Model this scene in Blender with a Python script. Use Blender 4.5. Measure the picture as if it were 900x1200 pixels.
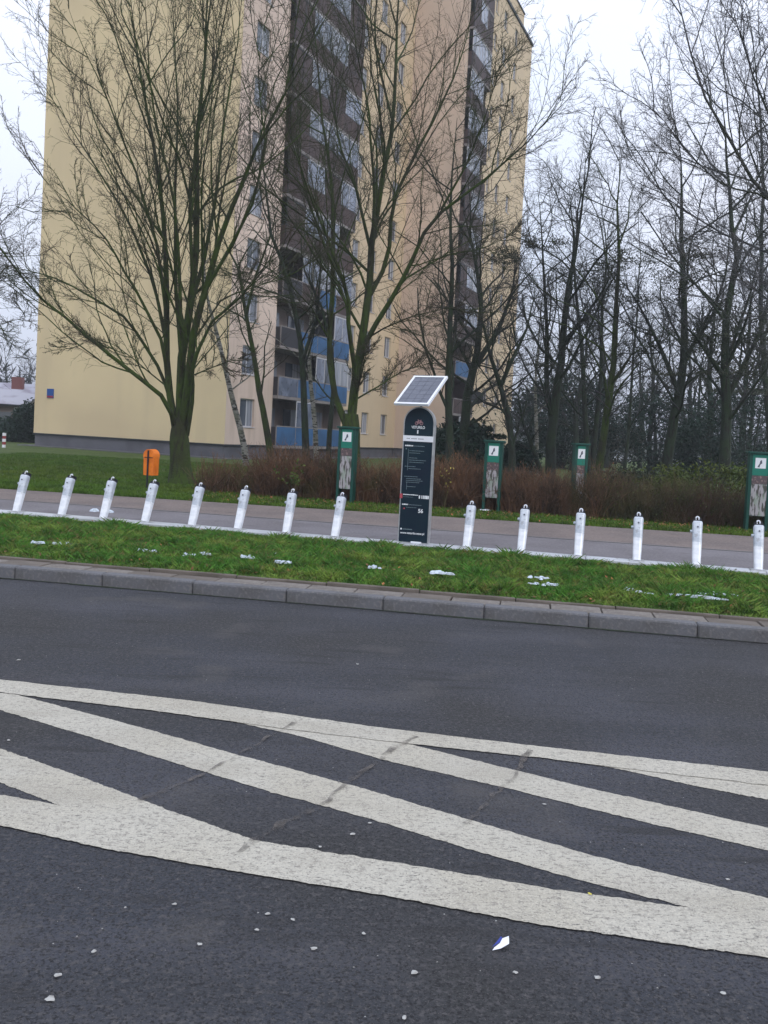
import bpy, math, random
import numpy as np
from math import sin, cos, radians, pi

random.seed(7)
RNG = np.random.default_rng(11)
scene = bpy.context.scene
for o in list(bpy.data.objects):
    bpy.data.objects.remove(o)
COL = scene.collection

# ------------------------------------------------------------------ camera
CAMH = 1.6
ROLL, PITCH, FPX = radians(3.0), radians(2.2), 1050.0
_R0 = np.array([1.0, 0, 0]); _F = np.array([0, cos(PITCH), -sin(PITCH)]); _U0 = np.array([0, sin(PITCH), cos(PITCH)])
_R = cos(ROLL)*_R0 + sin(ROLL)*_U0
_U = -sin(ROLL)*_R0 + cos(ROLL)*_U0
CX, CY = 450.0, 551.34
CAMPOS = np.array([0, 0, CAMH])
cam_data = bpy.data.cameras.new('camera')
cam = bpy.data.objects.new('camera', cam_data)
COL.objects.link(cam)
from mathutils import Matrix, Vector
m = Matrix(((_R[0], _U[0], -_F[0], 0), (_R[1], _U[1], -_F[1], 0), (_R[2], _U[2], -_F[2], CAMH), (0, 0, 0, 1)))
cam.matrix_world = m
cam_data.sensor_fit = 'VERTICAL'
cam_data.sensor_height = 36.0
cam_data.sensor_width = 27.0
cam_data.lens = FPX/1200*36.0
cam_data.shift_y = -(600-CY)/1200.0
cam_data.clip_start = 0.05
cam_data.clip_end = 3000
scene.camera = cam

def ray(px, py):
    return _F*FPX + _R*(px-CX) + _U*(CY-py)
def G(px, py, h=0.0):
    "point of the level h that shows at a photo pixel"
    d = ray(px, py); t = (h-CAMH)/d[2]
    return CAMPOS + d*t
def AT(px, py, Y):
    "point at distance Y that shows at a photo pixel"
    d = ray(px, py); return CAMPOS + d*(Y/d[1])
def proj(P):
    v = np.array(P)-CAMPOS; z = v@_F
    return CX+FPX*(v@_R)/z, CY-FPX*(v@_U)/z

# ------------------------------------------------------------------ world, sun, exposure
SUN_EL, SUN_AZ = radians(32), radians(150)
w = bpy.data.worlds.new('World'); scene.world = w; w.use_nodes = True
nt = w.node_tree; nt.nodes.clear()
out = nt.nodes.new('ShaderNodeOutputWorld'); bg = nt.nodes.new('ShaderNodeBackground')
sky = nt.nodes.new('ShaderNodeTexSky'); sky.sky_type = 'NISHITA'; sky.sun_disc = False
sky.sun_elevation = SUN_EL; sky.sun_rotation = SUN_AZ
sky.air_density = 1.0; sky.dust_density = 3.0
mx = nt.nodes.new('ShaderNodeMix'); mx.data_type = 'RGBA'; mx.inputs[0].default_value = 0.90
tc = nt.nodes.new('ShaderNodeTexCoord'); nz = nt.nodes.new('ShaderNodeTexNoise'); nz.inputs['Scale'].default_value = 2.2
nz.inputs['Detail'].default_value = 3
cr = nt.nodes.new('ShaderNodeValToRGB')
cr.color_ramp.elements[0].position = 0.35; cr.color_ramp.elements[0].color = (0.71, 0.785, 0.95, 1)
cr.color_ramp.elements[1].position = 0.7; cr.color_ramp.elements[1].color = (0.83, 0.86, 0.985, 1)
sc = nt.nodes.new('ShaderNodeVectorMath'); sc.operation = 'SCALE'; sc.inputs['Scale'].default_value = 9.6
nt.links.new(tc.outputs['Generated'], nz.inputs['Vector']); nt.links.new(nz.outputs['Fac'], cr.inputs['Fac'])
sx = nt.nodes.new('ShaderNodeSeparateXYZ'); nt.links.new(tc.outputs['Generated'], sx.inputs[0])
gm = nt.nodes.new('ShaderNodeMapRange'); gm.inputs[1].default_value = 0.0; gm.inputs[2].default_value = 1.0; gm.inputs[3].default_value = 7.6; gm.inputs[4].default_value = 15.0
nt.links.new(sx.outputs['Z'], gm.inputs[0]); nt.links.new(gm.outputs[0], sc.inputs['Scale'])
nt.links.new(cr.outputs['Color'], sc.inputs[0])
nt.links.new(sky.outputs['Color'], mx.inputs[6]); nt.links.new(sc.outputs[0], mx.inputs[7])
nt.links.new(mx.outputs[2], bg.inputs['Color']); bg.inputs['Strength'].default_value = 0.1
nt.links.new(bg.outputs[0], out.inputs[0])
sd = bpy.data.lights.new('sun', 'SUN'); sd.energy = 0.55; sd.angle = radians(25); sd.color = (1, 0.96, 0.9)
sun = bpy.data.objects.new('sun', sd); COL.objects.link(sun)
# nishita: rotation measured from +Y clockwise
sdir = Vector((sin(SUN_AZ)*cos(SUN_EL), cos(SUN_AZ)*cos(SUN_EL), sin(SUN_EL)))
sun.rotation_euler = sdir.to_track_quat('Z', 'Y').to_euler()
scene.view_settings.view_transform = 'Standard'
scene.view_settings.look = 'None'
scene.view_settings.gamma = 1.0
scene.view_settings.exposure = 0.52
scene.render.engine = 'CYCLES'

# ------------------------------------------------------------------ materials
def mat(name, col, rough=0.8, noise=None, bump=None, metallic=0.0, spec=0.3, coords='Object', transl=False):
    """noise = list of (scale, colour2, lo, hi, amount); bump = (scale, strength, distance)"""
    m_ = bpy.data.materials.new(name); m_.use_nodes = True
    t = m_.node_tree; b = t.nodes['Principled BSDF']
    b.inputs['Roughness'].default_value = rough; b.inputs['Metallic'].default_value = metallic
    b.inputs['Specular IOR Level'].default_value = spec
    last = None
    c = t.nodes.new('ShaderNodeTexCoord')
    if noise:
        for (s, c2, lo, hi, amt) in noise:
            n = t.nodes.new('ShaderNodeTexNoise'); n.inputs['Detail'].default_value = 6
            if isinstance(s, tuple):
                mp = t.nodes.new('ShaderNodeMapping'); mp.inputs['Scale'].default_value = s
                t.links.new(c.outputs[coords], mp.inputs['Vector']); t.links.new(mp.outputs[0], n.inputs['Vector'])
                n.inputs['Scale'].default_value = 1.0
            else:
                n.inputs['Scale'].default_value = s; t.links.new(c.outputs[coords], n.inputs['Vector'])
            mr = t.nodes.new('ShaderNodeMapRange'); mr.inputs[1].default_value = lo; mr.inputs[2].default_value = hi
            mr.inputs[3].default_value = 0; mr.inputs[4].default_value = amt
            t.links.new(n.outputs['Fac'], mr.inputs[0])
            mi = t.nodes.new('ShaderNodeMix'); mi.data_type = 'RGBA'
            t.links.new(mr.outputs[0], mi.inputs[0])
            if last is None: mi.inputs[6].default_value = (*col, 1)
            else: t.links.new(last, mi.inputs[6])
            mi.inputs[7].default_value = (*c2, 1)
            last = mi.outputs[2]
        t.links.new(last, b.inputs['Base Color'])
    else:
        b.inputs['Base Color'].default_value = (*col, 1)
    if bump:
        s, st, dist = bump
        n = t.nodes.new('ShaderNodeTexNoise'); n.inputs['Scale'].default_value = s; n.inputs['Detail'].default_value = 8
        bp = t.nodes.new('ShaderNodeBump'); bp.inputs['Strength'].default_value = st; bp.inputs['Distance'].default_value = dist
        t.links.new(c.outputs[coords], n.inputs['Vector']); t.links.new(n.outputs['Fac'], bp.inputs['Height'])
        t.links.new(bp.outputs[0], b.inputs['Normal'])
    return m_

def leafmat(name, c1, c2, scale=3.0):
    return mat(name, c1, 0.7, [(scale, c2, 0.35, 0.65, 1.0), (scale*9, tuple(x*1.7 for x in c1), 0.55, 0.7, 0.6)], None, spec=0.2)

M = {}
M['asphalt'] = mat('asphalt', (0.044, 0.048, 0.059), 0.82,
    [((0.25, 1.6, 1), (0.068, 0.071, 0.086), 0.42, 0.6, 1.0), (0.5, (0.040, 0.040, 0.040), 0.42, 0.62, 0.9), (38, (0.085, 0.082, 0.084), 0.50, 0.66, 0.9),
     (95, (0.016, 0.016, 0.018), 0.50, 0.62, 0.85), (1.3, (0.105, 0.098, 0.092), 0.58, 0.76, 0.6), ((1.2, 7, 1), (0.028, 0.028, 0.03), 0.58, 0.7, 0.7), (210, (0.15, 0.14, 0.135), 0.60, 0.68, 0.7)], (85, 1.0, 0.02))
M['paint'] = mat('road_paint', (0.455, 0.43, 0.365), 0.75,
    [(1.6, (0.42, 0.39, 0.32), 0.42, 0.62, 1.0), (45, (0.27, 0.25, 0.215), 0.5, 0.66, 0.8), ((22, 90, 1), (0.12, 0.115, 0.105), 0.60, 0.66, 0.8),
     (95, (0.13, 0.125, 0.115), 0.60, 0.66, 0.8), ((0.9, 3, 1), (0.31, 0.285, 0.235), 0.5, 0.68, 0.6), (150, (0.6, 0.565, 0.47), 0.5, 0.65, 0.6)], (70, 0.9, 0.012))
M['seam'] = mat('dirt_seam', (0.13, 0.115, 0.102), 0.9, [(12, (0.10, 0.09, 0.083), 0.4, 0.6, 1.0)])
_t = M['seam'].node_tree; _b = _t.nodes['Principled BSDF']; _n = _t.nodes.new('ShaderNodeTexNoise'); _n.inputs['Scale'].default_value = 14; _c = _t.nodes.new('ShaderNodeTexCoord')
_m = _t.nodes.new('ShaderNodeMapRange'); _m.inputs[1].default_value = .35; _m.inputs[2].default_value = .7; _m.inputs[3].default_value = 0; _m.inputs[4].default_value = .75
_t.links.new(_c.outputs['Object'], _n.inputs['Vector']); _t.links.new(_n.outputs['Fac'], _m.inputs[0]); _t.links.new(_m.outputs[0], _b.inputs['Alpha'])
M['path'] = mat('path', (0.165, 0.155, 0.165), 0.85, [(0.8, (0.135, 0.125, 0.132), 0.4, 0.6, 1.0), (25, (0.23, 0.21, 0.21), 0.5, 0.7, 0.8), (3, (0.11, 0.1, 0.1), 0.58, 0.7, 0.6)], (60, 0.5, 0.01))
M['path2'] = mat('footway', (0.175, 0.142, 0.128), 0.88, [(0.9, (0.14, 0.116, 0.108), 0.4, 0.6, 1.0), (22, (0.25, 0.21, 0.19), 0.5, 0.7, 0.8), (4, (0.11, 0.09, 0.08), 0.58, 0.7, 0.7)], (60, 0.5, 0.01))
M['soil'] = mat('turf', (0.05, 0.085, 0.014), 0.95, [(0.5, (0.07, 0.105, 0.02), 0.4, 0.6, 1.0), (5, (0.05, 0.045, 0.022), 0.55, 0.7, 0.8), (30, (0.08, 0.12, 0.03), 0.5, 0.65, 0.6)], (40, 1.0, 0.04))
M['grass'] = mat('grass_blades', (0.085, 0.23, 0.030), 0.7, [(1.4, (0.19, 0.29, 0.05), 0.45, 0.6, 1.0), (4.5, (0.045, 0.12, 0.02), 0.45, 0.6, 0.9), (9, (0.24, 0.20, 0.06), 0.55, 0.68, 0.7), (14, (0.22, 0.14, 0.07), 0.58, 0.68, 0.8), (70, (0.025, 0.06, 0.012), 0.5, 0.62, 0.7)], None, spec=0.2)
M['lawn'] = mat('lawn_blades', (0.075, 0.15, 0.018), 0.8, [(0.25, (0.10, 0.145, 0.02), 0.42, 0.62, 1.0), (2, (0.035, 0.07, 0.012), 0.45, 0.6, 0.8)], None, spec=0.15)
M['kerb'] = mat('kerb_concrete', (0.125, 0.127, 0.138), 0.85, [(2.5, (0.105, 0.103, 0.105), 0.4, 0.62, 1.0), (30, (0.19, 0.185, 0.18), 0.5, 0.7, 0.7), (1.1, (0.085, 0.085, 0.07), 0.52, 0.7, 0.8)], (50, 0.6, 0.01))
M['kerb2'] = mat('kerb_concrete_light', (0.15, 0.15, 0.158), 0.85, [(2.5, (0.14, 0.138, 0.14), 0.4, 0.62, 1.0), (30, (0.24, 0.23, 0.22), 0.5, 0.7, 0.7)], (50, 0.6, 0.01))
M['slab'] = mat('paving_slab', (0.185, 0.165, 0.148), 0.88, [(3, (0.135, 0.118, 0.105), 0.4, 0.62, 1.0), (1, (0.09, 0.085, 0.06), 0.5, 0.65, 0.7), (30, (0.28, 0.26, 0.23), 0.5, 0.7, 0.6)], (50, 0.6, 0.01))
M['slab2'] = mat('paving_slab_dark', (0.15, 0.128, 0.11), 0.88, [(3, (0.11, 0.095, 0.08), 0.4, 0.62, 1.0)], (50, 0.6, 0.01))
M['rail'] = mat('dock_rail_steel', (0.55, 0.57, 0.60), 0.45, [(2, (0.42, 0.44, 0.46), 0.4, 0.65, 1.0), (9, (0.22, 0.21, 0.2), 0.64, 0.75, 0.8)], None, metallic=0.15)
M['dock'] = mat('dock_paint', (0.60, 0.64, 0.69), 0.4, [((6, 6, 9), (0.42, 0.46, 0.52), 0.4, 0.6, 1.0), (28, (0.3, 0.31, 0.33), 0.58, 0.7, 0.8)], None, metallic=0.15, spec=0.5)
M['dock_low'] = mat('dock_paint_lower', (0.80, 0.82, 0.86), 0.35, [((6, 6, 9), (0.62, 0.65, 0.70), 0.4, 0.6, 1.0), ((20, 20, 5), (0.42, 0.42, 0.42), 0.6, 0.72, 0.8)], None, metallic=0.1, spec=0.5)
M['black'] = mat('black_plastic', (0.012, 0.013, 0.02), 0.5)
M['steel'] = mat('brushed_steel', (0.48, 0.49, 0.5), 0.4, [((2, 2, 10), (0.36, 0.37, 0.38), 0.4, 0.6, 1.0)], None, metallic=0.4)
M['white'] = mat('white_frame', (0.75, 0.77, 0.82), 0.4)
M['navy'] = mat('navy_panel', (0.006, 0.015, 0.030), 0.4, [(1.5, (0.007, 0.024, 0.034), 0.4, 0.6, 1.0)], None, spec=0.2)
M['print'] = mat('white_print', (0.75, 0.77, 0.8), 0.5)
M['print_dim'] = mat('grey_print', (0.13, 0.18, 0.2), 0.5)
M['print_dark'] = mat('dark_print', (0.08, 0.09, 0.12), 0.5)
M['print_red'] = mat('red_print', (0.42, 0.07, 0.09), 0.5)
M['print_rose'] = mat('rose_print', (0.42, 0.23, 0.25), 0.5)
M['cell'] = mat('solar_cells', (0.045, 0.055, 0.085), 0.18, [((3, 9, 3), (0.07, 0.08, 0.115), 0.4, 0.6, 1.0)], None, spec=0.7)
M['green'] = mat('green_post', (0.006, 0.06, 0.045), 0.5, [(4, (0.008, 0.055, 0.042), 0.4, 0.65, 1.0)])
M['greenp'] = mat('green_print', (0.012, 0.17, 0.12), 0.5)
M['photo'] = mat('photo_print', (0.36, 0.34, 0.36), 0.5, [((22, 22, 5), (0.07, 0.07, 0.06), 0.48, 0.56, 1.0), ((9, 9, 3), (0.25, 0.32, 0.25), 0.5, 0.65, 0.7)])
M['photo_top'] = mat('photo_print_top', (0.10, 0.075, 0.08), 0.5, [(25, (0.25, 0.17, 0.16), 0.52, 0.62, 1.0)])
M['orange'] = mat('orange_plastic', (0.85, 0.22, 0.02), 0.45, [(5, (0.66, 0.15, 0.015), 0.4, 0.65, 1.0)])
M['yellow'] = mat('yellow_render', (0.70, 0.565, 0.345), 0.9, [(0.12, (0.61, 0.485, 0.305), 0.4, 0.6, 1.0), ((0.7, 0.7, 0.10), (0.56, 0.45, 0.29), 0.5, 0.75, 0.6)], (40, 0.2, 0.01))
M['beige'] = mat('beige_render', (0.70, 0.56, 0.47), 0.9, [(0.15, (0.60, 0.475, 0.395), 0.4, 0.6, 1.0), ((1.5, 1.5, 0.12), (0.39, 0.3, 0.23), 0.55, 0.75, 0.5)], (40, 0.2, 0.01))
M['peach'] = mat('peach_render', (0.66, 0.515, 0.41), 0.9, [(0.15, (0.56, 0.435, 0.345), 0.4, 0.6, 1.0), ((1.5, 1.5, 0.12), (0.50, 0.395, 0.32), 0.55, 0.75, 0.5)], (40, 0.2, 0.01))
M['yellow2'] = mat('yellow_render_front', (0.64, 0.505, 0.335), 0.9, [(0.15, (0.58, 0.46, 0.31), 0.4, 0.6, 1.0), ((1.5, 1.5, 0.12), (0.50, 0.40, 0.28), 0.55, 0.75, 0.5)], (40, 0.2, 0.01))
M['plinth'] = mat('plinth_concrete', (0.125, 0.125, 0.14), 0.9, [(0.8, (0.10, 0.10, 0.11), 0.4, 0.6, 1.0)], (30, 0.4, 0.02))
M['trim'] = mat('dark_trim', (0.03, 0.035, 0.04), 0.6)
M['concrete'] = mat('balcony_concrete', (0.26, 0.235, 0.225), 0.9, [(1.2, (0.19, 0.17, 0.165), 0.4, 0.6, 1.0)])
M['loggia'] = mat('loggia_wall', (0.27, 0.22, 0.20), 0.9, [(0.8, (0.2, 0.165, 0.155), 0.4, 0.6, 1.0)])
M['brown'] = mat('brown_sheet', (0.060, 0.038, 0.034), 0.7, [(0.8, (0.055, 0.038, 0.038), 0.4, 0.6, 1.0), ((8, 8, 0.4), (0.10, 0.065, 0.055), 0.5, 0.7, 0.7)])
M['blue'] = mat('blue_sheet', (0.04, 0.125, 0.27), 0.6, [(1.0, (0.035, 0.095, 0.20), 0.4, 0.6, 1.0)])
M['darkpanel'] = mat('dark_sheet', (0.03, 0.03, 0.036), 0.6)
M['glass'] = mat('window_glass', (0.06, 0.075, 0.10), 0.08, [(0.6, (0.11, 0.125, 0.15), 0.4, 0.6, 1.0)], None, spec=0.8)
M['glass2'] = mat('balcony_glass', (0.11, 0.13, 0.18), 0.15, [(0.9, (0.20, 0.23, 0.30), 0.4, 0.6, 1.0), (3, (0.07, 0.08, 0.1), 0.55, 0.65, 0.8)], None, spec=0.8)
M['curtain'] = mat('curtained_glass', (0.30, 0.32, 0.36), 0.2, [((6, 6, 0.5), (0.2, 0.215, 0.25), 0.45, 0.6, 1.0)], None, spec=0.6)
M['wframe'] = mat('window_frame_white', (0.5, 0.5, 0.53), 0.5)
M['bark'] = mat('mossy_bark', (0.030, 0.034, 0.014), 0.95, [(0.9, (0.040, 0.066, 0.010), 0.38, 0.56, 1.0), ((14, 14, 3), (0.022, 0.02, 0.014), 0.5, 0.62, 0.8)], (22, 0.9, 0.03))
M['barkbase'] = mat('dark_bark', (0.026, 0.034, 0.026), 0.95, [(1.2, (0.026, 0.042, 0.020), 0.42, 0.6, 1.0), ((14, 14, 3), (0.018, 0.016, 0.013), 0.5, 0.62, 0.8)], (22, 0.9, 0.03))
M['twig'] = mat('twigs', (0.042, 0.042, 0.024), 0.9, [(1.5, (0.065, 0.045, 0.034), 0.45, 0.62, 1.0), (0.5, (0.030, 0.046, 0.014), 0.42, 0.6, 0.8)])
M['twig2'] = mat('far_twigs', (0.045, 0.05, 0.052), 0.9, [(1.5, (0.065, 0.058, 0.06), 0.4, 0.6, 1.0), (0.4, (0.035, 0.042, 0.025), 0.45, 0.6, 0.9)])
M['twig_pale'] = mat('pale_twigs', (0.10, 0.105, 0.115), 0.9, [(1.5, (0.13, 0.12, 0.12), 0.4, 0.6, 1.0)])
M['birch'] = mat('birch_bark', (0.26, 0.25, 0.225), 0.85, [((5, 5, 14), (0.025, 0.025, 0.02), 0.5, 0.56, 1.0), (1.5, (0.13, 0.13, 0.09), 0.45, 0.62, 0.8)])
M['hedge'] = mat('hedge_twigs', (0.125, 0.072, 0.045), 0.9, [(0.7, (0.17, 0.09, 0.05), 0.42, 0.6, 1.0), (2.6, (0.05, 0.034, 0.022), 0.48, 0.6, 0.9), (14, (0.20, 0.12, 0.07), 0.56, 0.66, 0.7), (1.1, (0.075, 0.07, 0.025), 0.56, 0.68, 0.7)])
M['hedge2'] = mat('thicket_twigs', (0.09, 0.075, 0.034), 0.9, [(0.7, (0.075, 0.045, 0.028), 0.42, 0.6, 1.0), (2.6, (0.04, 0.042, 0.018), 0.48, 0.6, 0.9)])
M['leaf_green'] = leafmat('green_leaves', (0.05, 0.085, 0.016), (0.085, 0.095, 0.02))
M['leaf_dark'] = leafmat('dark_evergreen', (0.014, 0.032, 0.024), (0.022, 0.045, 0.026), 1.2)
M['leaf_olive'] = leafmat('olive_leaves', (0.032, 0.042, 0.026), (0.05, 0.052, 0.03), 0.8)
M['leaf_yellow'] = mat('yellow_leaves', (0.55, 0.48, 0.10), 0.7)
M['leaf_brown'] = mat('fallen_leaves', (0.22, 0.09, 0.035), 0.85, [(2, (0.13, 0.07, 0.035), 0.4, 0.6, 1.0), (14, (0.4, 0.17, 0.05), 0.55, 0.65, 0.8)])
M['snow'] = mat('old_snow', (0.58, 0.65, 0.73), 0.7, [(9, (0.36, 0.40, 0.42), 0.5, 0.66, 1.0)], (20, 0.6, 0.02))
M['snowroof'] = mat('snowy_roof', (0.42, 0.42, 0.48), 0.8, [(0.8, (0.28, 0.26, 0.31), 0.48, 0.64, 1.0)])
M['scrap'] = mat('pale_scrap', (0.42, 0.42, 0.40), 0.8, [(30, (0.3, 0.29, 0.27), 0.4, 0.6, 1.0)])
M['paper'] = mat('white_paper', (0.75, 0.77, 0.85), 0.7)
M['paperblue'] = mat('blue_print_paper', (0.04, 0.06, 0.28), 0.7)
M['signblue'] = mat('blue_enamel', (0.02, 0.08, 0.28), 0.5)
M['signred'] = mat('red_enamel', (0.25, 0.03, 0.05), 0.5)
M['brickred'] = mat('red_brick', (0.22, 0.09, 0.08), 0.9)
M['redpaint'] = mat('red_paint', (0.25, 0.04, 0.04), 0.6)
M['carpaint'] = mat('white_car_paint', (0.5, 0.53, 0.6), 0.25, spec=0.6)
M['dish'] = mat('dish_grey', (0.045, 0.05, 0.055), 0.6)
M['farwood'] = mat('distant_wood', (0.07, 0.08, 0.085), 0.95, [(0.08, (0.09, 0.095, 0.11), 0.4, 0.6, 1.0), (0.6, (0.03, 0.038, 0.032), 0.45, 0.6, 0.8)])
M['hill'] = mat('hill_ground', (0.04, 0.05, 0.03), 0.95, [(0.05, (0.05, 0.055, 0.035), 0.4, 0.6, 1.0)])

# ------------------------------------------------------------------ object helpers
def tag(o, label=None, cat=None, group=None, kind=None):
    if label: o['label'] = label
    if cat: o['category'] = cat
    if group: o['group'] = group
    if kind: o['kind'] = kind
    return o
def empty(name, loc, rz=0.0, label=None, cat=None, group=None):
    o = bpy.data.objects.new(name, None); COL.objects.link(o)
    o.location = loc; o.rotation_euler = (0, 0, rz); o.empty_display_size = 0.2
    return tag(o, label, cat, group)
def meshobj(name, verts, faces, material, parent=None, mat_idx=None, smooth=False):
    me = bpy.data.meshes.new(name)
    me.from_pydata([tuple(v) for v in verts], [], faces)
    mats = material if isinstance(material, list) else [material]
    for mm in mats: me.materials.append(mm)
    if mat_idx is not None: me.polygons.foreach_set('material_index', mat_idx)
    if smooth: me.polygons.foreach_set('use_smooth', [True]*len(me.polygons))
    me.update()
    o = bpy.data.objects.new(name, me); COL.objects.link(o)
    if parent: o.parent = parent
    return o
def npmesh(name, V, F, material, parent=None, smooth=False):
    "V (n,3) array, F (m,k) array of equal polygons"
    me = bpy.data.meshes.new(name)
    V = np.asarray(V, dtype=np.float32); F = np.asarray(F, dtype=np.int32)
    me.vertices.add(len(V)); me.vertices.foreach_set('co', V.ravel())
    k = F.shape[1]
    me.loops.add(F.size); me.loops.foreach_set('vertex_index', F.ravel())
    me.polygons.add(len(F)); me.polygons.foreach_set('loop_start', np.arange(0, F.size, k, dtype=np.int32))
    try: me.polygons.foreach_set('loop_total', np.full(len(F), k, dtype=np.int32))
    except Exception: pass
    if smooth: me.polygons.foreach_set('use_smooth', np.ones(len(F), dtype=bool))
    me.materials.append(material); me.update(calc_edges=True); me.validate()
    o = bpy.data.objects.new(name, me); COL.objects.link(o)
    if parent: o.parent = parent
    return o
class MB:
    "collects boxes, tubes and prisms into one mesh"
    def __init__(s): s.v = []; s.f = []; s.mi = []
    def box(s, x0, x1, y0, y1, z0, z1, mi=0, tf=None, bev=0.0):
        b = len(s.v)
        if bev:
            e = bev
            xs = [x0, x0+e, x1-e, x1]
            ring = lambda z, i: [(x0+e+i, y0+i, z), (x1-e-i, y0+i, z), (x1-i, y0+e+i, z), (x1-i, y1-e-i, z), (x1-e-i, y1-i, z), (x0+e+i, y1-i, z), (x0+i, y1-e-i, z), (x0+i, y0+e+i, z)]
            R_ = [ring(z0, 0), ring(z1-e, 0), ring(z1, e*0.6)]
            vs = [p for r in R_ for p in r]
            fs = []
            for k in range(2):
                for i in range(8):
                    j = (i+1) % 8; fs.append((b+k*8+i, b+k*8+j, b+k*8+8+j, b+k*8+8+i))
            fs.append(tuple(b+16+i for i in range(8))); fs.append(tuple(b+i for i in reversed(range(8))))
        else:
            vs = [(x0, y0, z0), (x1, y0, z0), (x1, y1, z0), (x0, y1, z0), (x0, y0, z1), (x1, y0, z1), (x1, y1, z1), (x0, y1, z1)]
            fs = [(b, b+3, b+2, b+1), (b+4, b+5, b+6, b+7), (b, b+1, b+5, b+4), (b+1, b+2, b+6, b+5), (b+2, b+3, b+7, b+6), (b+3, b, b+4, b+7)]
        if tf: vs = [tuple(tf(*p)) for p in vs]
        s.v += vs; s.f += fs; s.mi += [mi]*len(fs); return s
    def tube(s, pts, rad, k=8, mi=0, cap=True):
        b = len(s.v); n = len(pts)
        P = [Vector(p) for p in pts]
        if not isinstance(rad, (list, tuple)): rad = [rad]*n
        for i in range(n):
            t = (P[min(i+1, n-1)]-P[max(i-1, 0)]).normalized()
            ref = Vector((0, 0, 1)) if abs(t.z) < 0.9 else Vector((1, 0, 0))
            u = t.cross(ref).normalized(); v = t.cross(u)
            for j in range(k):
                a = 2*pi*j/k
                s.v.append(tuple(P[i]+(u*cos(a)+v*sin(a))*rad[i]))
        for i in range(n-1):
            for j in range(k):
                j2 = (j+1) % k
                s.f.append((b+i*k+j, b+i*k+j2, b+(i+1)*k+j2, b+(i+1)*k+j)); s.mi.append(mi)
        if cap:
            s.f.append(tuple(b+j for j in reversed(range(k)))); s.f.append(tuple(b+(n-1)*k+j for j in range(k))); s.mi += [mi, mi]
        return s
    def prism(s, poly, y0, y1, mi=0, tf=None):
        "outline in x,z extruded along y"
        b = len(s.v); n = len(poly)
        vs = [(x, y0, z) for x, z in poly]+[(x, y1, z) for x, z in poly]
        if tf: vs = [tuple(tf(*p)) for p in vs]
        s.v += vs
        s.f.append(tuple(b+i for i in range(n))); s.f.append(tuple(b+n+i for i in reversed(range(n))))
        for i in range(n):
            j = (i+1) % n; s.f.append((b+j, b+i, b+n+i, b+n+j))
        s.mi += [mi]*(n+2); return s
    def flat(s, poly, z, mi=0):
        b = len(s.v); s.v += [(p[0], p[1], z) for p in poly]; s.f.append(tuple(range(b, b+len(poly)))); s.mi.append(mi); return s
    def build(s, name, material, parent=None, smooth=False):
        return meshobj(name, s.v, s.f, material, parent, s.mi if isinstance(material, list) else None, smooth)
def copy_tree(o, parent=None):
    c = o.copy(); COL.objects.link(c); c.parent = parent
    for ch in list(o.children): copy_tree(ch, c)
    return c

# ------------------------------------------------------------------ ground, road, kerb, path
ROADZ = -0.13
def line(a, b, h=0.0):
    A, B = G(*a, h)[:2], G(*b, h)[:2]
    d = (B-A)/np.linalg.norm(B-A); return A, d
def on(L, x):  # point of a line at world x
    A, d = L; return A + d*((x-A[0])/d[0])
kerbL = line((0, 677), (900, 754), ROADZ)
RA = math.atan2(kerbL[1][1], kerbL[1][0])          # road direction
D = np.array([cos(RA), sin(RA)]); N = np.array([-sin(RA), cos(RA)])   # along, away
K0 = on(kerbL, 0.0)
def RF(a, b, z=0.0):   # road frame: a along, b beyond the kerb foot
    p = K0 + D*a + N*b; return (p[0], p[1], z)
def sheet(name, a0, a1, b0, b1, z, material, kind='structure'):
    v = [RF(a0, b0, z), RF(a1, b0, z), RF(a1, b1, z), RF(a0, b1, z)]
    return tag(meshobj(name, v, [(0, 1, 2, 3)], material), kind=kind)
road = sheet('road', -300, 300, -14, 0.06, ROADZ, M['asphalt'])
lawn = sheet('ground', -900, 900, 0.60, 1500, 0.0, M['soil'])
back = sheet('ground', -900, 900, -900, -14, 0.0, M['soil'])

# kerb stones, paving slabs, edging: separate pieces
kerb = empty('kerb', RF(0, 0), RA); tag(kerb, kind='structure')
random.seed(3)
kme = []
for v_ in range(4):
    mb = MB(); mb.box(0.003, 0.997, 0.0, 0.155, -0.25, 0.0, bev=0.014)
    o = mb.build('kerb_stone', M['kerb2'] if v_ == 2 else M['kerb'], kerb)
    kme.append(o)
aoff = (G(229, 680, 0)[:2]-K0)@D % 1.0
for i in range(-34, 34):
    src = kme[random.choice([0, 0, 1, 2, 3])]
    o = src.copy(); COL.objects.link(o); o.parent = kerb
    o.location = (i+aoff, random.uniform(-.006, .006), random.uniform(-.006, .004)); o.rotation_euler = (0, 0, random.uniform(-.003, .003))
for o in kme: bpy.data.objects.remove(o)
strip = empty('paving_strip', RF(0, 0), RA); tag(strip, kind='structure')
sm = []
for mm in ('slab', 'slab', 'slab2'):
    mb = MB(); mb.box(0.006, 0.494, 0.212, 0.515, -0.09, -0.012, bev=0.008); sm.append(mb.build('paving_slab', M[mm], strip))
em = MB().box(0.004, 0.996, 0.525, 0.58, -0.1, 0.012, bev=0.008).build('edging_stone', M['slab2'], strip)
for i in range(-60, 60):
    o = random.choice(sm).copy(); COL.objects.link(o); o.location = (i*0.5+0.2, 0, random.uniform(-.012, .002)-0.006)
    o.rotation_euler = (random.uniform(-.01, .01), 0, random.uniform(-.004, .004))
for i in range(-30, 30):
    o = em.copy(); COL.objects.link(o); o.location = (i+0.35, random.uniform(-.005, .005), random.uniform(-.01, .005))
for o in sm+[em]: bpy.data.objects.remove(o)
sheet('soil_bed', -300, 300, 0.05, 40, -0.07, M['barkbase'])

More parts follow.
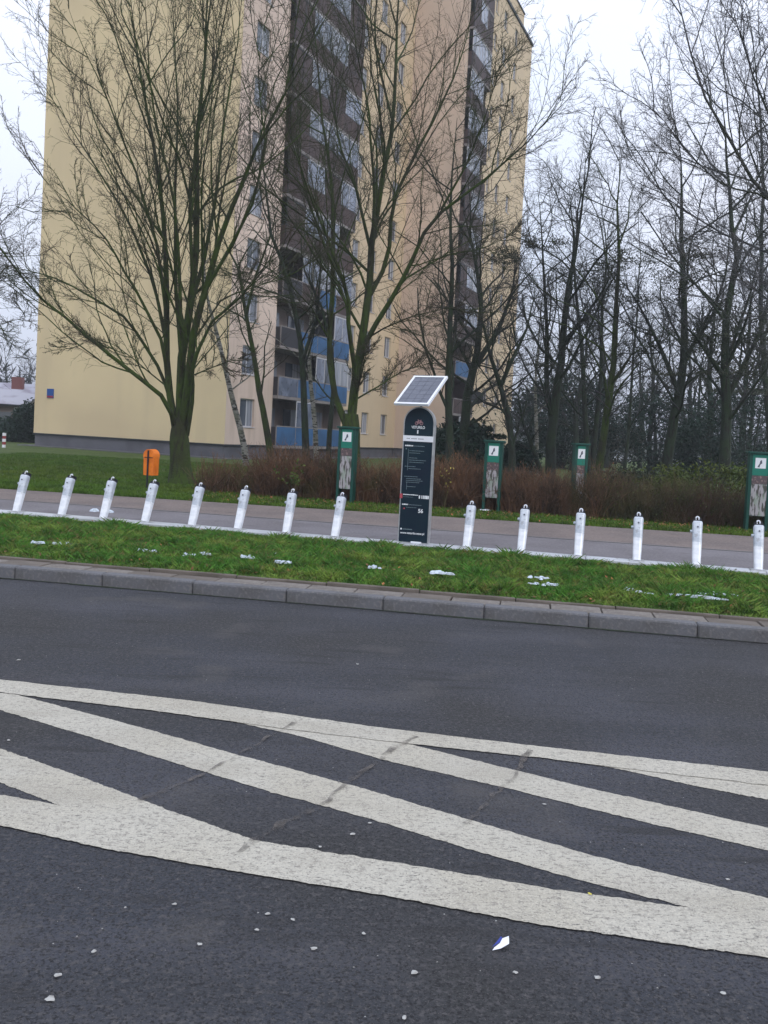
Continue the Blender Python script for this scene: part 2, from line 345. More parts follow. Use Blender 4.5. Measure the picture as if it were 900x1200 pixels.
# ragged dark strip standing in for the shade line at the kerb foot
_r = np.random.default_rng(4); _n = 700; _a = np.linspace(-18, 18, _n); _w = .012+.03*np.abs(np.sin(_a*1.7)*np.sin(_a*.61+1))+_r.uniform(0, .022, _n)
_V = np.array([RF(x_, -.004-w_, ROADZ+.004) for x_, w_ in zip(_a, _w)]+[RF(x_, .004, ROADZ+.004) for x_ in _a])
_o = npmesh('gutter_shade', _V, np.array([(i, i+1, _n+i+1, _n+i) for i in range(_n-1)]), M['barkbase']); _o.parent = road
# bicycle path and footway beyond the dock line
dockL = line((0, 602), (900, 674))
farL = line((0, 573), (900, 630))
def quad_between(La, Lb, fa, fb, x0, x1, z, name, material):
    pts = []
    for x, seq in ((x0, (fa, fb)), (x1, (fa, fb))):
        pass
    def P(x, f): return on(La, x)*(1-f) + on(Lb, x)*f
    poly = []
    n = 24
    for i in range(n+1): poly.append(P(x0+(x1-x0)*i/n, fa))
    for i in range(n, -1, -1): poly.append(P(x0+(x1-x0)*i/n, fb))
    return tag(MB().flat(poly, z).build(name, material), kind='structure')
quad_between(dockL, farL, 0.0, 0.48, -45, 45, 0.006, 'cycle_path', M['path'])
quad_between(dockL, farL, 0.49, 1.0, -45, 45, 0.006, 'footway', M['path2'])
quad_between(dockL, farL, 0.478, 0.492, -45, 45, 0.012, 'path_edging', M['kerb2'])

# ------------------------------------------------------------------ road markings (traced, laid on the asphalt)
def mark(name, up, lo, z, material=None):
    U_ = [G(x, y, ROADZ+z) for x, y in up]; L_ = [G(x, y, ROADZ+z) for x, y in lo]
    poly = U_+L_[::-1]
    v = [tuple(p) for p in poly]
    # triangulate between the two edges with equal counts for clean shading
    def resample(P, n):
        P = np.array(P); d = np.r_[0, np.cumsum(np.linalg.norm(np.diff(P, axis=0), axis=1))]
        t = np.linspace(0, d[-1], n); return np.stack([np.interp(t, d, P[:, k]) for k in range(3)], 1)
    n = 420; A = resample(U_, n); B = resample(L_, n)
    jit = np.stack([np.convolve(RNG.normal(0, 0.0042, n+4), np.ones(3)/3, 'same')[2:-2]+RNG.normal(0, .0012, n) for _ in range(2)])
    A[:, 1] += jit[0]; B[:, 1] += jit[1]
    V = np.concatenate([A, B]); F = [(i, n+i, n+i+1, i+1) for i in range(n-1)]
    me = npmesh(name, V, np.array(F), material or M['paint']); me.parent = road; return me
mark('border_line', [(-420, 752), (-200, 774), (0, 796), (225, 821), (450, 853), (615, 872.5), (900, 904), (1300, 948)],
     [(-420, 766), (-200, 788), (0, 811), (175, 832), (270, 845), (350, 856), (450, 868), (625, 887), (730, 900), (900, 920), (1300, 966)], 0.006)
mark('border_line', [(-420, 885), (-200, 908), (0, 931), (67, 943), (200, 966), (295, 984), (450, 1008.5), (650, 1042), (810, 1064), (900, 1075), (1300, 1130)],
     [(-420, 915), (-200, 940), (0, 967), (125, 995), (300, 1025), (450, 1049), (650, 1086), (900, 1122), (1300, 1180)], 0.006)
mark('hatch_stripe', [(190, 830), (350, 850), (480, 872), (675, 920), (900, 970), (1150, 1025)],
     [(190, 833), (270, 845), (350, 862), (450, 890.5), (600, 925), (750, 962), (900, 996.5), (1150, 1065)], 0.003)
mark('hatch_stripe', [(-60, 806), (20, 814), (175, 855), (280, 885), (375, 910), (450, 931), (600, 975), (700, 1004), (825, 1035), (900, 1052), (1010, 1078)],
     [(-90, 806), (0, 832), (100, 862), (225, 900), (325, 930), (425, 957), (550, 995), (675, 1030), (810, 1064), (900, 1085), (1010, 1100)], 0.003)
mark('hatch_stripe', [(-220, 825), (-100, 850), (0, 877), (100, 912), (200, 950), (330, 995)],
     [(-220, 855), (-100, 885), (0, 917), (65, 942), (120, 965), (330, 1002)], 0.003)
mark('hatch_stripe', [(600, 872), (730, 888), (900, 910), (1200, 965)],
     [(600, 880), (730, 902), (810, 920), (900, 937), (1200, 1005)], 0.003)
# dirt lines that cross lanes and paint
def seam(pts, wd):
    P = [G(x, y, ROADZ+0.010) for x, y in pts]
    A = []; B = []
    fine = []
    for i in range(len(P)-1):
        for t in np.linspace(0, 1, 8, endpoint=False): fine.append(P[i]*(1-t)+P[i+1]*t)
    fine.append(P[-1])
    for i, p in enumerate(fine):
        d = fine[min(i+1, len(fine)-1)]-fine[max(i-1, 0)]; d /= np.linalg.norm(d)
        n_ = np.array([-d[1], d[0], 0]); wd_ = wd*random.uniform(0.25, 1.0); c = p+n_*random.uniform(-.012, .012)
        A.append(c+n_*wd_); B.append(c-n_*wd_)
    n = len(A); V = np.array(A+B); F = [(i, n+i, n+i+1, i+1) for i in range(n-1)]
    o = npmesh('dirt_seam', V, np.array(F), M['seam']); o.parent = road
seam([(270, 1003), (330, 965), (375, 944), (440, 892), (485, 862)], 0.026)
seam([(545, 965), (575, 935), (600, 912), (620, 878)], 0.022)
seam([(165, 938), (235, 908), (300, 872), (345, 846)], 0.020)

# ------------------------------------------------------------------ docks, rail, kiosk
DA = math.atan2(dockL[1][1], dockL[1][0])
dd = dockL[1]; dn = np.array([-dd[1], dd[0]])
DK0 = on(dockL, 0.0)
rail = empty('dock_rail', (DK0[0], DK0[1], 0), DA, 'long pale steel base rail on which the row of bike docks stands', 'rail')
for i in range(-6, 6):
    mb = MB(); mb.box(i*2.37+0.6+0.004, i*2.37+2.966, -0.10, 0.22, 0.0, 0.045, bev=0.01)
    for k in range(3):
        x = i*2.37+0.98+k*0.79
        mb.tube([(x, -0.06, 0.04), (x, -0.06, 0.05)], 0.012, 6)
    mb.build('rail_segment', M['rail'], rail)
def make_dock():
    r = empty('bike_dock', (0, 0, 0))
    L_ = 0.60; tilt = radians(21)
    def tf(x, y, z):  # lean back (local +y)
        return (x, y*cos(tilt)+z*sin(tilt), 0.045-y*sin(tilt)*0.0+z*cos(tilt)-y*sin(tilt))
    def body(z0, z1, w0, w1, mat_, name, par):
        k = 14; vs = []; fs = []
        zs = [z0, z0+0.01, z1-0.02, z1]; sc_ = [1, 1, 1, 0.88] if z1 > .4 else [1, 1, 1, 1]
        for z, s_ in zip(zs, sc_):
            t = (z-z0)/(z1-z0); wd = (w0*(1-t)+w1*t)*s_
            for j in range(k):
                a = 2*pi*j/k; ca, sa = cos(a), sin(a)
                ex = 0.62
                vs.append(tf(math.copysign(abs(ca)**ex, ca)*wd, math.copysign(abs(sa)**ex, sa)*wd*0.95, z))
        for q in range(3):
            for j in range(k): fs.append((q*k+j, q*k+(j+1) % k, (q+1)*k+(j+1) % k, (q+1)*k+j))
        fs.append(tuple(range(3*k, 4*k))); fs.append(tuple(reversed(range(k))))
        return meshobj(name, vs, fs, mat_, par, smooth=False)
    MB().box(-0.10, 0.10, -0.085, 0.115, 0.045, 0.055, bev=0.01).build('base_plate', M['steel'], r)
    body(0.0, 0.3005, 0.053, 0.060, M['dock_low'], 'lower_sleeve', r)
    body(0.301, 0.585, 0.0605, 0.066, M['dock'], 'upper_housing', r)
    # lock bracket: black mouth with two prongs, white loop between
    mb = MB()
    mb.box(-0.052, 0.052, -0.035, 0.07, 0.585, 0.604, tf=tf); mb.box(-0.05, 0.05, 0.02, 0.068, 0.604, 0.635, tf=tf)
    mb.box(-0.045, -0.028, -0.03, 0.035, 0.60, 0.632, tf=tf); mb.box(0.028, 0.045, -0.03, 0.035, 0.60, 0.632, tf=tf)
    mb.build('lock_bracket', M['black'], r)
    mb = MB(); pts = []
    for a in np.linspace(pi, 0, 9): pts.append(tf(0.020*cos(a)-0.002, 0, 0.628+0.030*sin(a)))
    pts = [tf(-0.022, 0, 0.59)]+pts+[tf(0.018, 0, 0.59)]
    mb.tube(pts, 0.0095, 6); mb.build('lock_loop', M['white'], r)
    # side catch
    mb = MB(); mb.tube([tf(-0.06, -0.01, 0.45), tf(-0.083, -0.012, 0.45), tf(-0.092, -0.012, 0.45)], [0.020, 0.020, 0.012], 10); mb.build('side_catch', M['dock'], r)
    mb = MB(); mb.tube([tf(0, -0.064, 0.50), tf(0, -0.071, 0.50)], 0.011, 8); mb.build('card_reader', M['print_dark'], r)
    return r
dock_px = [17, 70, 119, 168, 223, 277, 334, 391, 546, 610, 677, 746, 816, 889]
dock_lab = ['leftmost slanted white bike dock, at the left end of the row',
 'second slanted white bike dock from the left end of the row',
 'slanted white bike dock with two lumps of snow behind its foot',
 'slanted white bike dock standing in front of the orange litter bin',
 'slanted white bike dock in front of the thick left tree trunk, fifth from the left',
 'sixth slanted white bike dock from the left, third one left of the kiosk',
 'seventh slanted white bike dock from the left, second one left of the kiosk',
 'white bike dock next to the dark kiosk on its left side',
 'white bike dock next to the dark kiosk on its right side',
 'white bike dock second to the right of the dark kiosk',
 'white bike dock third to the right of the dark kiosk',
 'white bike dock fourth to the right of the dark kiosk, third from the right end',
 'white bike dock second from the right end of the row',
 'rightmost white bike dock, just below the green post at the right edge']
proto = make_dock()
for i, x in enumerate(dock_px):
    p = G(x, 602+.08*x)
    d = proto if i == 0 else copy_tree(proto)
    q = p[:2]+dn*0.04
    d.location = (q[0], q[1], 0); d.scale = (1.06, 1.06, 1.07); d.rotation_euler = (random.uniform(-.012, .012), random.uniform(-.012, .012), DA-radians(2.2)+random.uniform(-.06, .06))
    tag(d, dock_lab[i], 'bike dock', 'bike docks in a row along the path')
# station post for repeated kiosk: placed on rail
def text(name, body, size, loc, material, parent, width=None, rot=(pi/2, 0, 0), bold=0.0, align='LEFT'):
    cu = bpy.data.curves.new(name, 'FONT'); cu.body = body; cu.size = size; cu.align_x = align; cu.offset = bold; cu.extrude = 0.0008
    tmp = bpy.data.objects.new(name, cu); COL.objects.link(tmp)
    bpy.context.view_layer.update()
    me = bpy.data.meshes.new_from_object(tmp.evaluated_get(bpy.context.evaluated_depsgraph_get()))
    bpy.data.objects.remove(tmp)
    o = bpy.data.objects.new(name, me); me.materials.clear(); me.materials.append(material); COL.objects.link(o)
    if width:
        xs = [v.co.x for v in me.vertices]; w0 = max(xs)-min(xs)
        for v in me.vertices: v.co.x *= width/w0
    o.location = loc; o.rotation_euler = rot; o.parent = parent; return o
kp = G(483, 640.5)
kiosk = empty('bike_share_kiosk', (kp[0]+dn[0]*.1, kp[1]+dn[1]*.1, 0.03), DA, 'dark blue round-topped information kiosk of the bike station, with solar panel on top', 'kiosk')
kiosk.scale = (1, 1, 1.055)
KW, KH = 0.46, 1.92          # width, height of the slab
def arch(w, h, z0, seg=18, inset=0.0):
    r = w/2; pts = [(-r, z0), (r, z0)]
    rr = r*0.96
    for a in np.linspace(0, pi, seg): pts.append((r*cos(a), h-rr+rr*sin(a)))
    return pts
MB().prism(arch(KW, KH, 0.0), -0.07, 0.09).build('casing', M['steel'], kiosk)
MB().prism(arch(KW-0.035, KH-0.018, 0.03), -0.078, -0.069).build('front_panel', M['navy'], kiosk)
MB().prism(arch(KW-0.05, KH-0.03, 0.04), 0.089, 0.097).build('back_panel', M['navy'], kiosk)
mb = MB(); mb.box(-KW/2+.004, KW/2-.004, -0.088, -0.078, 1.435, 1.515); mb.build('name_strip', M['white'], kiosk)
FP = -0.0795
def dash(x0, x1, z, h, mm, name='text_line', n=0):
    mb = MB()
    x = x0
    while x < x1:
        wd = random.uniform(0.012, 0.03) if n == 0 else x1-x0
        mb.box(x, min(x+wd, x1), FP-0.0008, FP+.003, z, z+h*random.uniform(.75, 1)); x += wd+0.004
    o = mb.build(name, M[mm], kiosk); return o
random.seed(5)
tag(text('lettering', 'VETURILO', 0.052, (-0.108, FP, 1.615), M['print'], kiosk, width=0.20, bold=0.0012), 'white lettering VETURILO under the emblem')
mb = MB()  # bicycle emblem
for cx_ in (-0.036, 0.036):
    pts = [(cx_+0.021*cos(a), FP, 1.69+0.021*sin(a)) for a in np.linspace(0, 2*pi, 13)]
    mb.tube(pts, 0.0045, 5, cap=False)
for a_, b_ in (((-.036, 1.69), (-.012, 1.725)), ((-.012, 1.725), (.026, 1.722)), ((-.012, 1.725), (0, 1.69)), ((0, 1.69), (.028, 1.725)), ((-.036, 1.69), (0, 1.69)), ((.024, 1.738), (.036, 1.69)), ((-.022, 1.735), (-.006, 1.735))):
    mb.tube([(a_[0], FP, a_[1]), (b_[0], FP, b_[1])], 0.0045, 5)
mb.build('bicycle_emblem', M['print_rose'], kiosk)
MB().box(-0.022, -0.004, FP-.001, FP+.003, 1.545, 1.595).build('small_emblem', M['print'], kiosk)
for x0, x1 in ((-0.17, -0.13), (-0.10, -0.02), (0.0, 0.08)):
    mb = MB(); x = x0
    while x < x1: mb.box(x, x+.012, -0.0895, -0.086, 1.468, 1.478); x += .017
    mb.build('strip_lettering', M['print_dark'], kiosk)
dash(-0.19, -0.07, 1.365, .018, 'print'); dash(-0.06, 0.10, 1.367, .012, 'print_dim')
dash(-0.18, -0.16, 1.32, .022, 'print_dim')
for z_, a_, b_ in ((1.30, -.12, .10), (1.27, -.12, .04), (1.20, -.12, .0), (1.17, -.12, .13), (1.14, -.12, .10), (1.08, -.18, -.02), (1.05, -.12, .06), (0.94, -.18, .02), (.91, -.15, .07), (.885, -.15, .10), (.86, -.15, .05), (.80, -.13, 0.0)):
    dash(a_, b_, z_, .009, 'print_dim')
MB().box(-.139, -.134, FP-.001, FP+.003, 1.03, 1.33).build('rule_line', M['print_dim'], kiosk)
MB().box(-.139, -.134, FP-.001, FP+.003, .76, .87).build('rule_line', M['print_dim'], kiosk)
MB().box(-KW/2-.001, -0.19, FP-.002, FP+.004, .635, .70).build('red_emblem', M['print_red'], kiosk)
dash(-0.18, 0.04, .685, .012, 'print'); dash(-.18, -.03, .655, .006, 'print_dim')
for x0, x1 in ((.055, .075), (.095, .105), (.115, .13), (.137, .155), (.158, .18), (.183, .205)):
    MB().box(x0, x1, FP-.001, FP+.003, .645, .69).build('sponsor_mark', M['print'], kiosk)
dash(-.19, -.10, .545, .018, 'print'); dash(-.09, .10, .547, .009, 'print_dim'); dash(-.13, .03, .51, .008, 'print_dim')
MB().box(-.165, -.145, FP-.001, FP+.003, .485, .505).build('red_emblem', M['print_red'], kiosk)
text('number', '56', 0.075, (0.055, FP, 0.448), M['print'], kiosk, bold=0.002)
MB().tube([(-.185, FP+.002, .208), (-.185, FP-.001, .208)], .013, 10).build('round_emblem', M['print'], kiosk)
dash(-.16, -.02, .20, .014, 'print_dim', n=0)
tag(text('lettering', 'www.veturilo.waw.pl', 0.042, (-0.195, FP, 0.142), M['print'], kiosk, width=0.36, bold=0.0008), 'white web address www.veturilo.waw.pl')
MB().box(-.03, .13, -0.10, -.079, .018, .042, bev=.006).build('foot_cap', M['white'], kiosk)
# mast and solar panel, turned away from the slab
sp = np.array([0.03, 0.0, KH])
MB().tube([(-0.0, 0.01, KH-.03), (-0.0, 0.01, KH+.07)], 0.018, 8).tube([(0.0, .01, KH+.06), (0.16, 0.22, KH+.16)], .014, 6).build('mast', M['black'], kiosk)
blw = AT(461.5, 473.0, kp[1]-0.02); 
Wv = np.array([cos(radians(29)), -sin(radians(29)), 0]); Lv = np.array([0.30, 0.53, 0.46])
Lv = Lv - Wv*(Lv@Wv); LL = np.linalg.norm(Lv); Lv /= LL; Nv = np.cross(Wv, Lv)
panel = empty('solar_panel', (0, 0, 0)); panel.parent = kiosk
MW = Matrix(((Wv[0], Lv[0], Nv[0], blw[0]), (Wv[1], Lv[1], Nv[1], blw[1]), (Wv[2], Lv[2], Nv[2], blw[2]), (0, 0, 0, 1)))
bpy.data.objects.remove(panel)
PW, PL = 0.56, 0.75
bpy.context.view_layer.update()
kinv = kiosk.matrix_world.inverted()
def ptf(x, y, z): return kinv @ (MW @ Vector((x, y, z)))
pf = MB(); e = .035
pf.box(0, PW, 0, e, -.03, 0.008, tf=ptf); pf.box(0, PW, PL-e, PL, -.03, 0.008, tf=ptf)
pf.box(0, e, e, PL-e, -.03, 0.008, tf=ptf); pf.box(PW-e, PW, e, PL-e, -.03, 0.008, tf=ptf)
pfo = pf.build('solar_panel', M['white'], kiosk)
nx, ny = 4, 6
for i in range(nx):
    mb = MB(); x0 = e+(PW-2*e)*i/nx; x1 = e+(PW-2*e)*(i+1)/nx
    for j in range(ny):
        y0 = e+(PL-2*e)*j/ny; y1 = e+(PL-2*e)*(j+1)/ny
        mb.box(x0+.002, x1-.002, y0+.002, y1-.002, -.006, 0.0, tf=ptf)
    mb.build('cell_strip', M['cell'], pfo)
MB().box(.004, PW-.004, .004, PL-.004, -.02, -.008, tf=ptf).build('backing', M['steel'], pfo)
mb = MB(); mb.tube([ptf(PW*.75, PL*.85, -.03), ptf(PW*.62, PL*.42, -.16), ptf(PW*.45, PL*.18, -.05)], .011, 6)
mb.tube([ptf(PW*.2, PL*.85, -.03), ptf(PW*.3, PL*.42, -.16), ptf(PW*.4, PL*.18, -.05)], .011, 6)
mb.tube([ptf(PW*.2, PL*.45, -.035), ptf(PW*.8, PL*.45, -.035)], .012, 6); mb.build('bracket', M['black'], kiosk)

# ------------------------------------------------------------------ green posts
def green_post(px, ytop, Y, yaw, label, w_=0.40, dp=0.14):
    p = AT(px, ytop, Y); H_ = p[2]
    r = empty('information_post', (p[0], p[1], 0), yaw, label, 'information post', 'green information posts in front of the hedge')
    w2 = w_/2; q2 = min(.105, w2-.075)
    mb = MB(); mb.box(-w2, -w2+.06, -dp, dp, 0.0, H_-.04); mb.box(w2-.06, w2, -dp, dp, 0.0, H_-.04)
    mb.box(-w2+.06, w2-.06, -dp+.02, dp, 0.32, H_-.04); mb.build('frame', M['green'], r)
    MB().box(-w2-.04, w2+.04, -dp-.04, dp+.04, H_-.04, H_, bev=.01).build('cap', M['green'], r)
    y = -dp+.02
    MB().box(-w2+.065, w2-.065, y-.010, y, H_-.50, H_-.06).build('header_print', M['greenp'], r)
    MB().box(-q2, q2, y-.014, y-.010, H_-.35, H_-.13).build('white_square', M['print'], r)
    mb = MB(); mb.prism([(-.06, H_-.32), (-.02, H_-.33), (-.005, H_-.27), (.03, H_-.24), (.02, H_-.17), (-.01, H_-.19), (-.02, H_-.25)], y-.017, y-.0135); mb.build('tree_emblem', M['print_dark'], r)
    MB().box(-w2+.065, w2-.065, y-.010, y, H_-.68, H_-.505).build('photo_top', M['photo_top'], r)
    MB().box(-w2+.065, w2-.065, y-.010, y, 0.33, H_-.685).build('photo_print', M['photo'], r)
    return r
green_post(409, 500, 20.9, DA, 'green post with white square and photo print, left of the kiosk')
green_post(580, 516, 20.45, DA, 'green post with white square, between kiosk and second dock right of it')
green_post(681, 519.5, 20.5, DA+radians(25), 'narrowest green post, standing deep in the hedge right of centre', 0.32, 0.07)
green_post(891, 529.5, 19.0, DA, 'green post cut by the right edge of the view', 0.44)

# ------------------------------------------------------------------ orange bin
bp_ = G(176, 573)
binr = empty('litter_bin', (bp_[0], bp_[1], 0), DA-.05, 'orange round-topped litter bin on a black pole left of the thick tree', 'litter bin')
def rsh(w, z0, z1, top): return None
hw = 0.14
zb, zt = 0.34, 0.98
pts = [(-hw*.93, zb), (hw*.93, zb), (hw, zt-.17)]+[(hw*cos(a), zt-.15+.15*sin(a)) for a in np.linspace(0, pi, 12)][1:-1]+[(-hw, zt-.17)]
MB().prism([(-hw*.93, zb), (hw*.93, zb), (hw, zt-.2), (-hw, zt-.2)], -.13, .13).build('bin_body', M['orange'], binr)
MB().prism([(-hw-.008, zt-.20)]+[(hw+.008, zt-.20)]+[((hw+.005)*cos(a), zt-.15+.15*sin(a)) for a in np.linspace(0, pi, 12)], -.14, .14).build('bin_lid', M['orange'], binr)
MB().box(-hw+.03, hw-.03, -.142, -.12, zt-.215, zt-.195).build('slot', M['black'], binr)
MB().tube([(0, -.16, -.05), (0, -.16, zt-.03)], .022, 8).build('pole', M['black'], binr)

# ------------------------------------------------------------------ apartment building
vr = ray(889, 534); FA = math.atan2(vr[0], vr[1])
A_ = np.array([sin(FA), cos(FA)]); NN = np.array([cos(FA), -sin(FA)])       # along facade, outward
O_ = AT(262, 538, 46.0)[:2]
FLH = 2.8; NF = 13; BZ0 = 0.75; TOP = BZ0+NF*FLH+0.4
def bw(s, n, z): p = O_+A_*s+NN*n; return (p[0], p[1], z)
bld = empty('apartment_building', (O_[0], O_[1], 0), 0, 'tall yellow and beige apartment block with brown and blue balconies', 'building')
OB = Vector((O_[0], O_[1], 0))
def loc(p): return (p[0]-O_[0], p[1]-O_[1], p[2])
def BT(s0, n0, dirS=(1, 0), dirN=(0, 1)):
    "local frame on the building: x along wall, y outward"
    def f(x, y, z):
        s = s0+dirS[0]*x+dirN[0]*y; n = n0+dirS[1]*x+dirN[1]*y
        return loc(bw(s, n, z))
    return f
def wall_holes(name, L, z0, z1, holes, tf, material, depth=0.18):
    xs = sorted(set([0, L]+[h[0] for h in holes]+[h[1] for h in holes])); zs = sorted(set([z0, z1]+[h[2] for h in holes]+[h[3] for h in holes]))
    v = []; f = []
    vid = {}
    def V(x, y, z):
        k = (round(x, 4), round(y, 4), round(z, 4))
        if k not in vid: vid[k] = len(v); v.append(tf(x, y, z))
        return vid[k]
    for i in range(len(xs)-1):
        for j in range(len(zs)-1):
            xm, zm = (xs[i]+xs[i+1])/2, (zs[j]+zs[j+1])/2
            if any(h[0] < xm < h[1] and h[2] < zm < h[3] for h in holes): continue
            f.append((V(xs[i], 0, zs[j]), V(xs[i+1], 0, zs[j]), V(xs[i+1], 0, zs[j+1]), V(xs[i], 0, zs[j+1])))
    for h in holes:
        a, b, c, d = h[:4]
        f.append((V(a, 0, c), V(a, 0, d), V(a, -depth, d), V(a, -depth, c))); f.append((V(b, 0, c), V(b, -depth, c), V(b, -depth, d), V(b, 0, d)))
        f.append((V(a, 0, c), V(a, -depth, c), V(b, -depth, c), V(b, 0, c))); f.append((V(a, 0, d), V(b, 0, d), V(b, -depth, d), V(a, -depth, d)))
    return meshobj(name, v, f, material, bld)
def window(tf, x0, x1, z0, z1, variant=0, split=0.5):
    y = -0.12; t = 0.055
    fr = MB()
    fr.box(x0+.002, x0+t, y-.04, y, z0+.002, z1-.002, tf=tf); fr.box(x1-t, x1-.002, y-.04, y, z0+.002, z1-.002, tf=tf)
    fr.box(x0+t, x1-t, y-.04, y, z0+.002, z0+t, tf=tf); fr.box(x0+t, x1-t, y-.04, y, z1-t, z1-.002, tf=tf)
    xm = x0+(x1-x0)*split
    fr.box(xm-t*.6, xm+t*.6, y-.04, y+.004, z0+t, z1-t, tf=tf)
    f_ = fr.build('window', M['wframe'], bld)
    m1, m2 = [('glass', 'curtain'), ('curtain', 'glass'), ('glass', 'glass'), ('curtain', 'curtain')][variant]
    MB().box(x0+t, xm-t*.6, y-.03, y-.018, z0+t, z1-t, tf=tf).build('pane', M[m1], f_)
    MB().box(xm+t*.6, x1-t, y-.03, y-.018, z0+t, z1-t, tf=tf).build('pane', M[m2], f_)
    MB().box(x0-.05, x1+.05, -.10, 0.05, z0-.04, z0-.002, tf=tf).build('sill', M['wframe'], f_)
def win_wall(name, L, cols, tf, material, z0=BZ0, z1=TOP, h=1.5, ground=None):
    holes = []
    for (xc, wd, hh, zs_) in cols:
        for k in range(NF):
            z = BZ0+k*FLH+zs_; holes.append((xc-wd/2, xc+wd/2, z, z+hh))
    wall_holes(name, L, z0, z1, holes, tf, material)
    for q in holes: window(tf, *q, variant=random.choice([0, 0, 1, 2, 3]), split=random.choice([.5, .5, .42, .58]))
random.seed(21)
GL = 12.7        # gable length
S1, S2, S3 = 4.73, 13.5, 22.7
P2 = 5.6; E2 = 21.0
# gable wall (yellow), seen on the left: runs from the corner away to the left
tg = BT(0, 0, (0, -1), (-1, 0))
wall_holes('gable_wall', GL, BZ0, TOP, [], tg, M['yellow'])
def ss(px, n=0.0):
    "distance along the facade plane (shifted n) seen at base pixel px"
    lo, hi = 0.0, 60.0
    for _ in range(40):
        md = (lo+hi)/2; p = bw(md, n, 2.0); u = proj(p)[0]
        if u < px: lo = md
        else: hi = md
    return (lo+hi)/2
s_w = ss(289)
S1 = ss(318); S2 = ss(399); S3 = ss(462)
win_wall('front_wall', S1, [(s_w, 1.45, 1.5, 0.95)], BT(0, 0), M['beige'])
tb = BT(S2, 0); LB = S3-S2
ca, cb, cc = ss(405)-S2, ss(427)-S2, ss(449)-S2
win_wall('front_wall', LB, [(max(ca, 1.0), 1.1, 1.5, .95), (cb, 1.15, 1.45, .95), (cc, 1.15, 1.45, .95)], tb, M['yellow2'])
# stepped-out second section
# side face of second section runs outwards from S3
lo, hi = 1.0, 12.0
for _ in range(40):
    md = (lo+hi)/2
    if proj(bw(S3, md, 2.0))[0] < 522: lo = md
    else: hi = md
P2 = (lo+hi)/2
wall_holes('side_wall', P2, BZ0, TOP, [], BT(S3, 0, (0, 1), (-1, 0)), M['peach'])
T1 = ss(544, P2); T2_ = ss(555, P2)
T1 = S3+0.45; 
T2_ = ss(547, P2); T3 = ss(597, P2)
wall_holes('front_wall', T1-S3, BZ0, TOP, [], BT(S3, P2), M['peach'])
c1, c2 = ss(566, P2)-T2_, ss(579, P2)-T2_
win_wall('front_wall', T3-T2_, [(c1, 1.05, 1.45, .95), (c2, 1.05, 1.45, .95), (max(.5, ss(555, P2)-T2_), .7, 1.2, 1.1)], BT(T2_, P2), M['yellow2'])
# rear and far sides so the block is closed
back_pts = [(0, -GL), (T3, -GL), (T3, P2)]
v = [loc(bw(T3, P2, BZ0)), loc(bw(T3, -GL, BZ0)), loc(bw(T3, -GL, TOP)), loc(bw(T3, P2, TOP)), loc(bw(0, -GL, BZ0)), loc(bw(0, -GL, TOP))]
meshobj('rear_wall', v, [(0, 1, 2, 3), (1, 4, 5, 2)], M['yellow'], bld)
# roof slab, trim, penthouse
outl = [(0, 0), (S3, 0), (S3, P2), (T3, P2), (T3, -GL), (0, -GL)]
def flatpoly(name, outl, z0, z1, material):
    n = len(outl); v = [loc(bw(s, q, z0)) for s, q in outl]+[loc(bw(s, q, z1)) for s, q in outl]
    f = [tuple(range(n, 2*n)), tuple(reversed(range(n)))]+[(i, (i+1) % n, n+(i+1) % n, n+i) for i in range(n)]
    return meshobj(name, v, f, material, bld)
flatpoly('roof', [(-.12, .12), (S3-.12, .12), (S3-.12, P2+.12), (T3+.12, P2+.12), (T3+.12, -GL-.12), (-.12, -GL-.12)], TOP+.002, TOP+.22, M['trim'])
flatpoly('roof_parapet', [(S3+.6, P2-.02), (ss(586.5, P2), P2-.02), (ss(586.5, P2), -4), (S3+.6, -4)], TOP+.222, TOP+1.4, M['yellow2'])
flatpoly('parapet_trim', [(S3+.5, P2+.06), (ss(586.5, P2)+.06, P2+.06), (ss(586.5, P2)+.06, -4.1), (S3+.5, -4.1)], TOP+1.402, TOP+1.52, M['trim'])
flatpoly('plinth', [(.06, -.06), (S3+.06, -.06), (S3+.06, P2-.06), (T3-.06, P2-.06), (T3-.06, -GL+.06), (.06, -GL+.06)], -0.3, BZ0-.085, M['plinth'])
flatpoly('plinth_trim', [(-.02, .02), (S3-.02, .02), (S3-.02, P2+.02), (T3+.02, P2+.02), (T3+.02, -GL-.02), (-.02, -GL-.02)], BZ0-.083, BZ0-.002, M['trim'])
flatpoly('paving_apron', [(-.6, .6), (S3-.6, .6), (S3-.6, P2+.6), (T3+.6, P2+.6), (T3+.6, -GL-.6), (-.6, -GL-.6)], -.2, .05, M['kerb'])

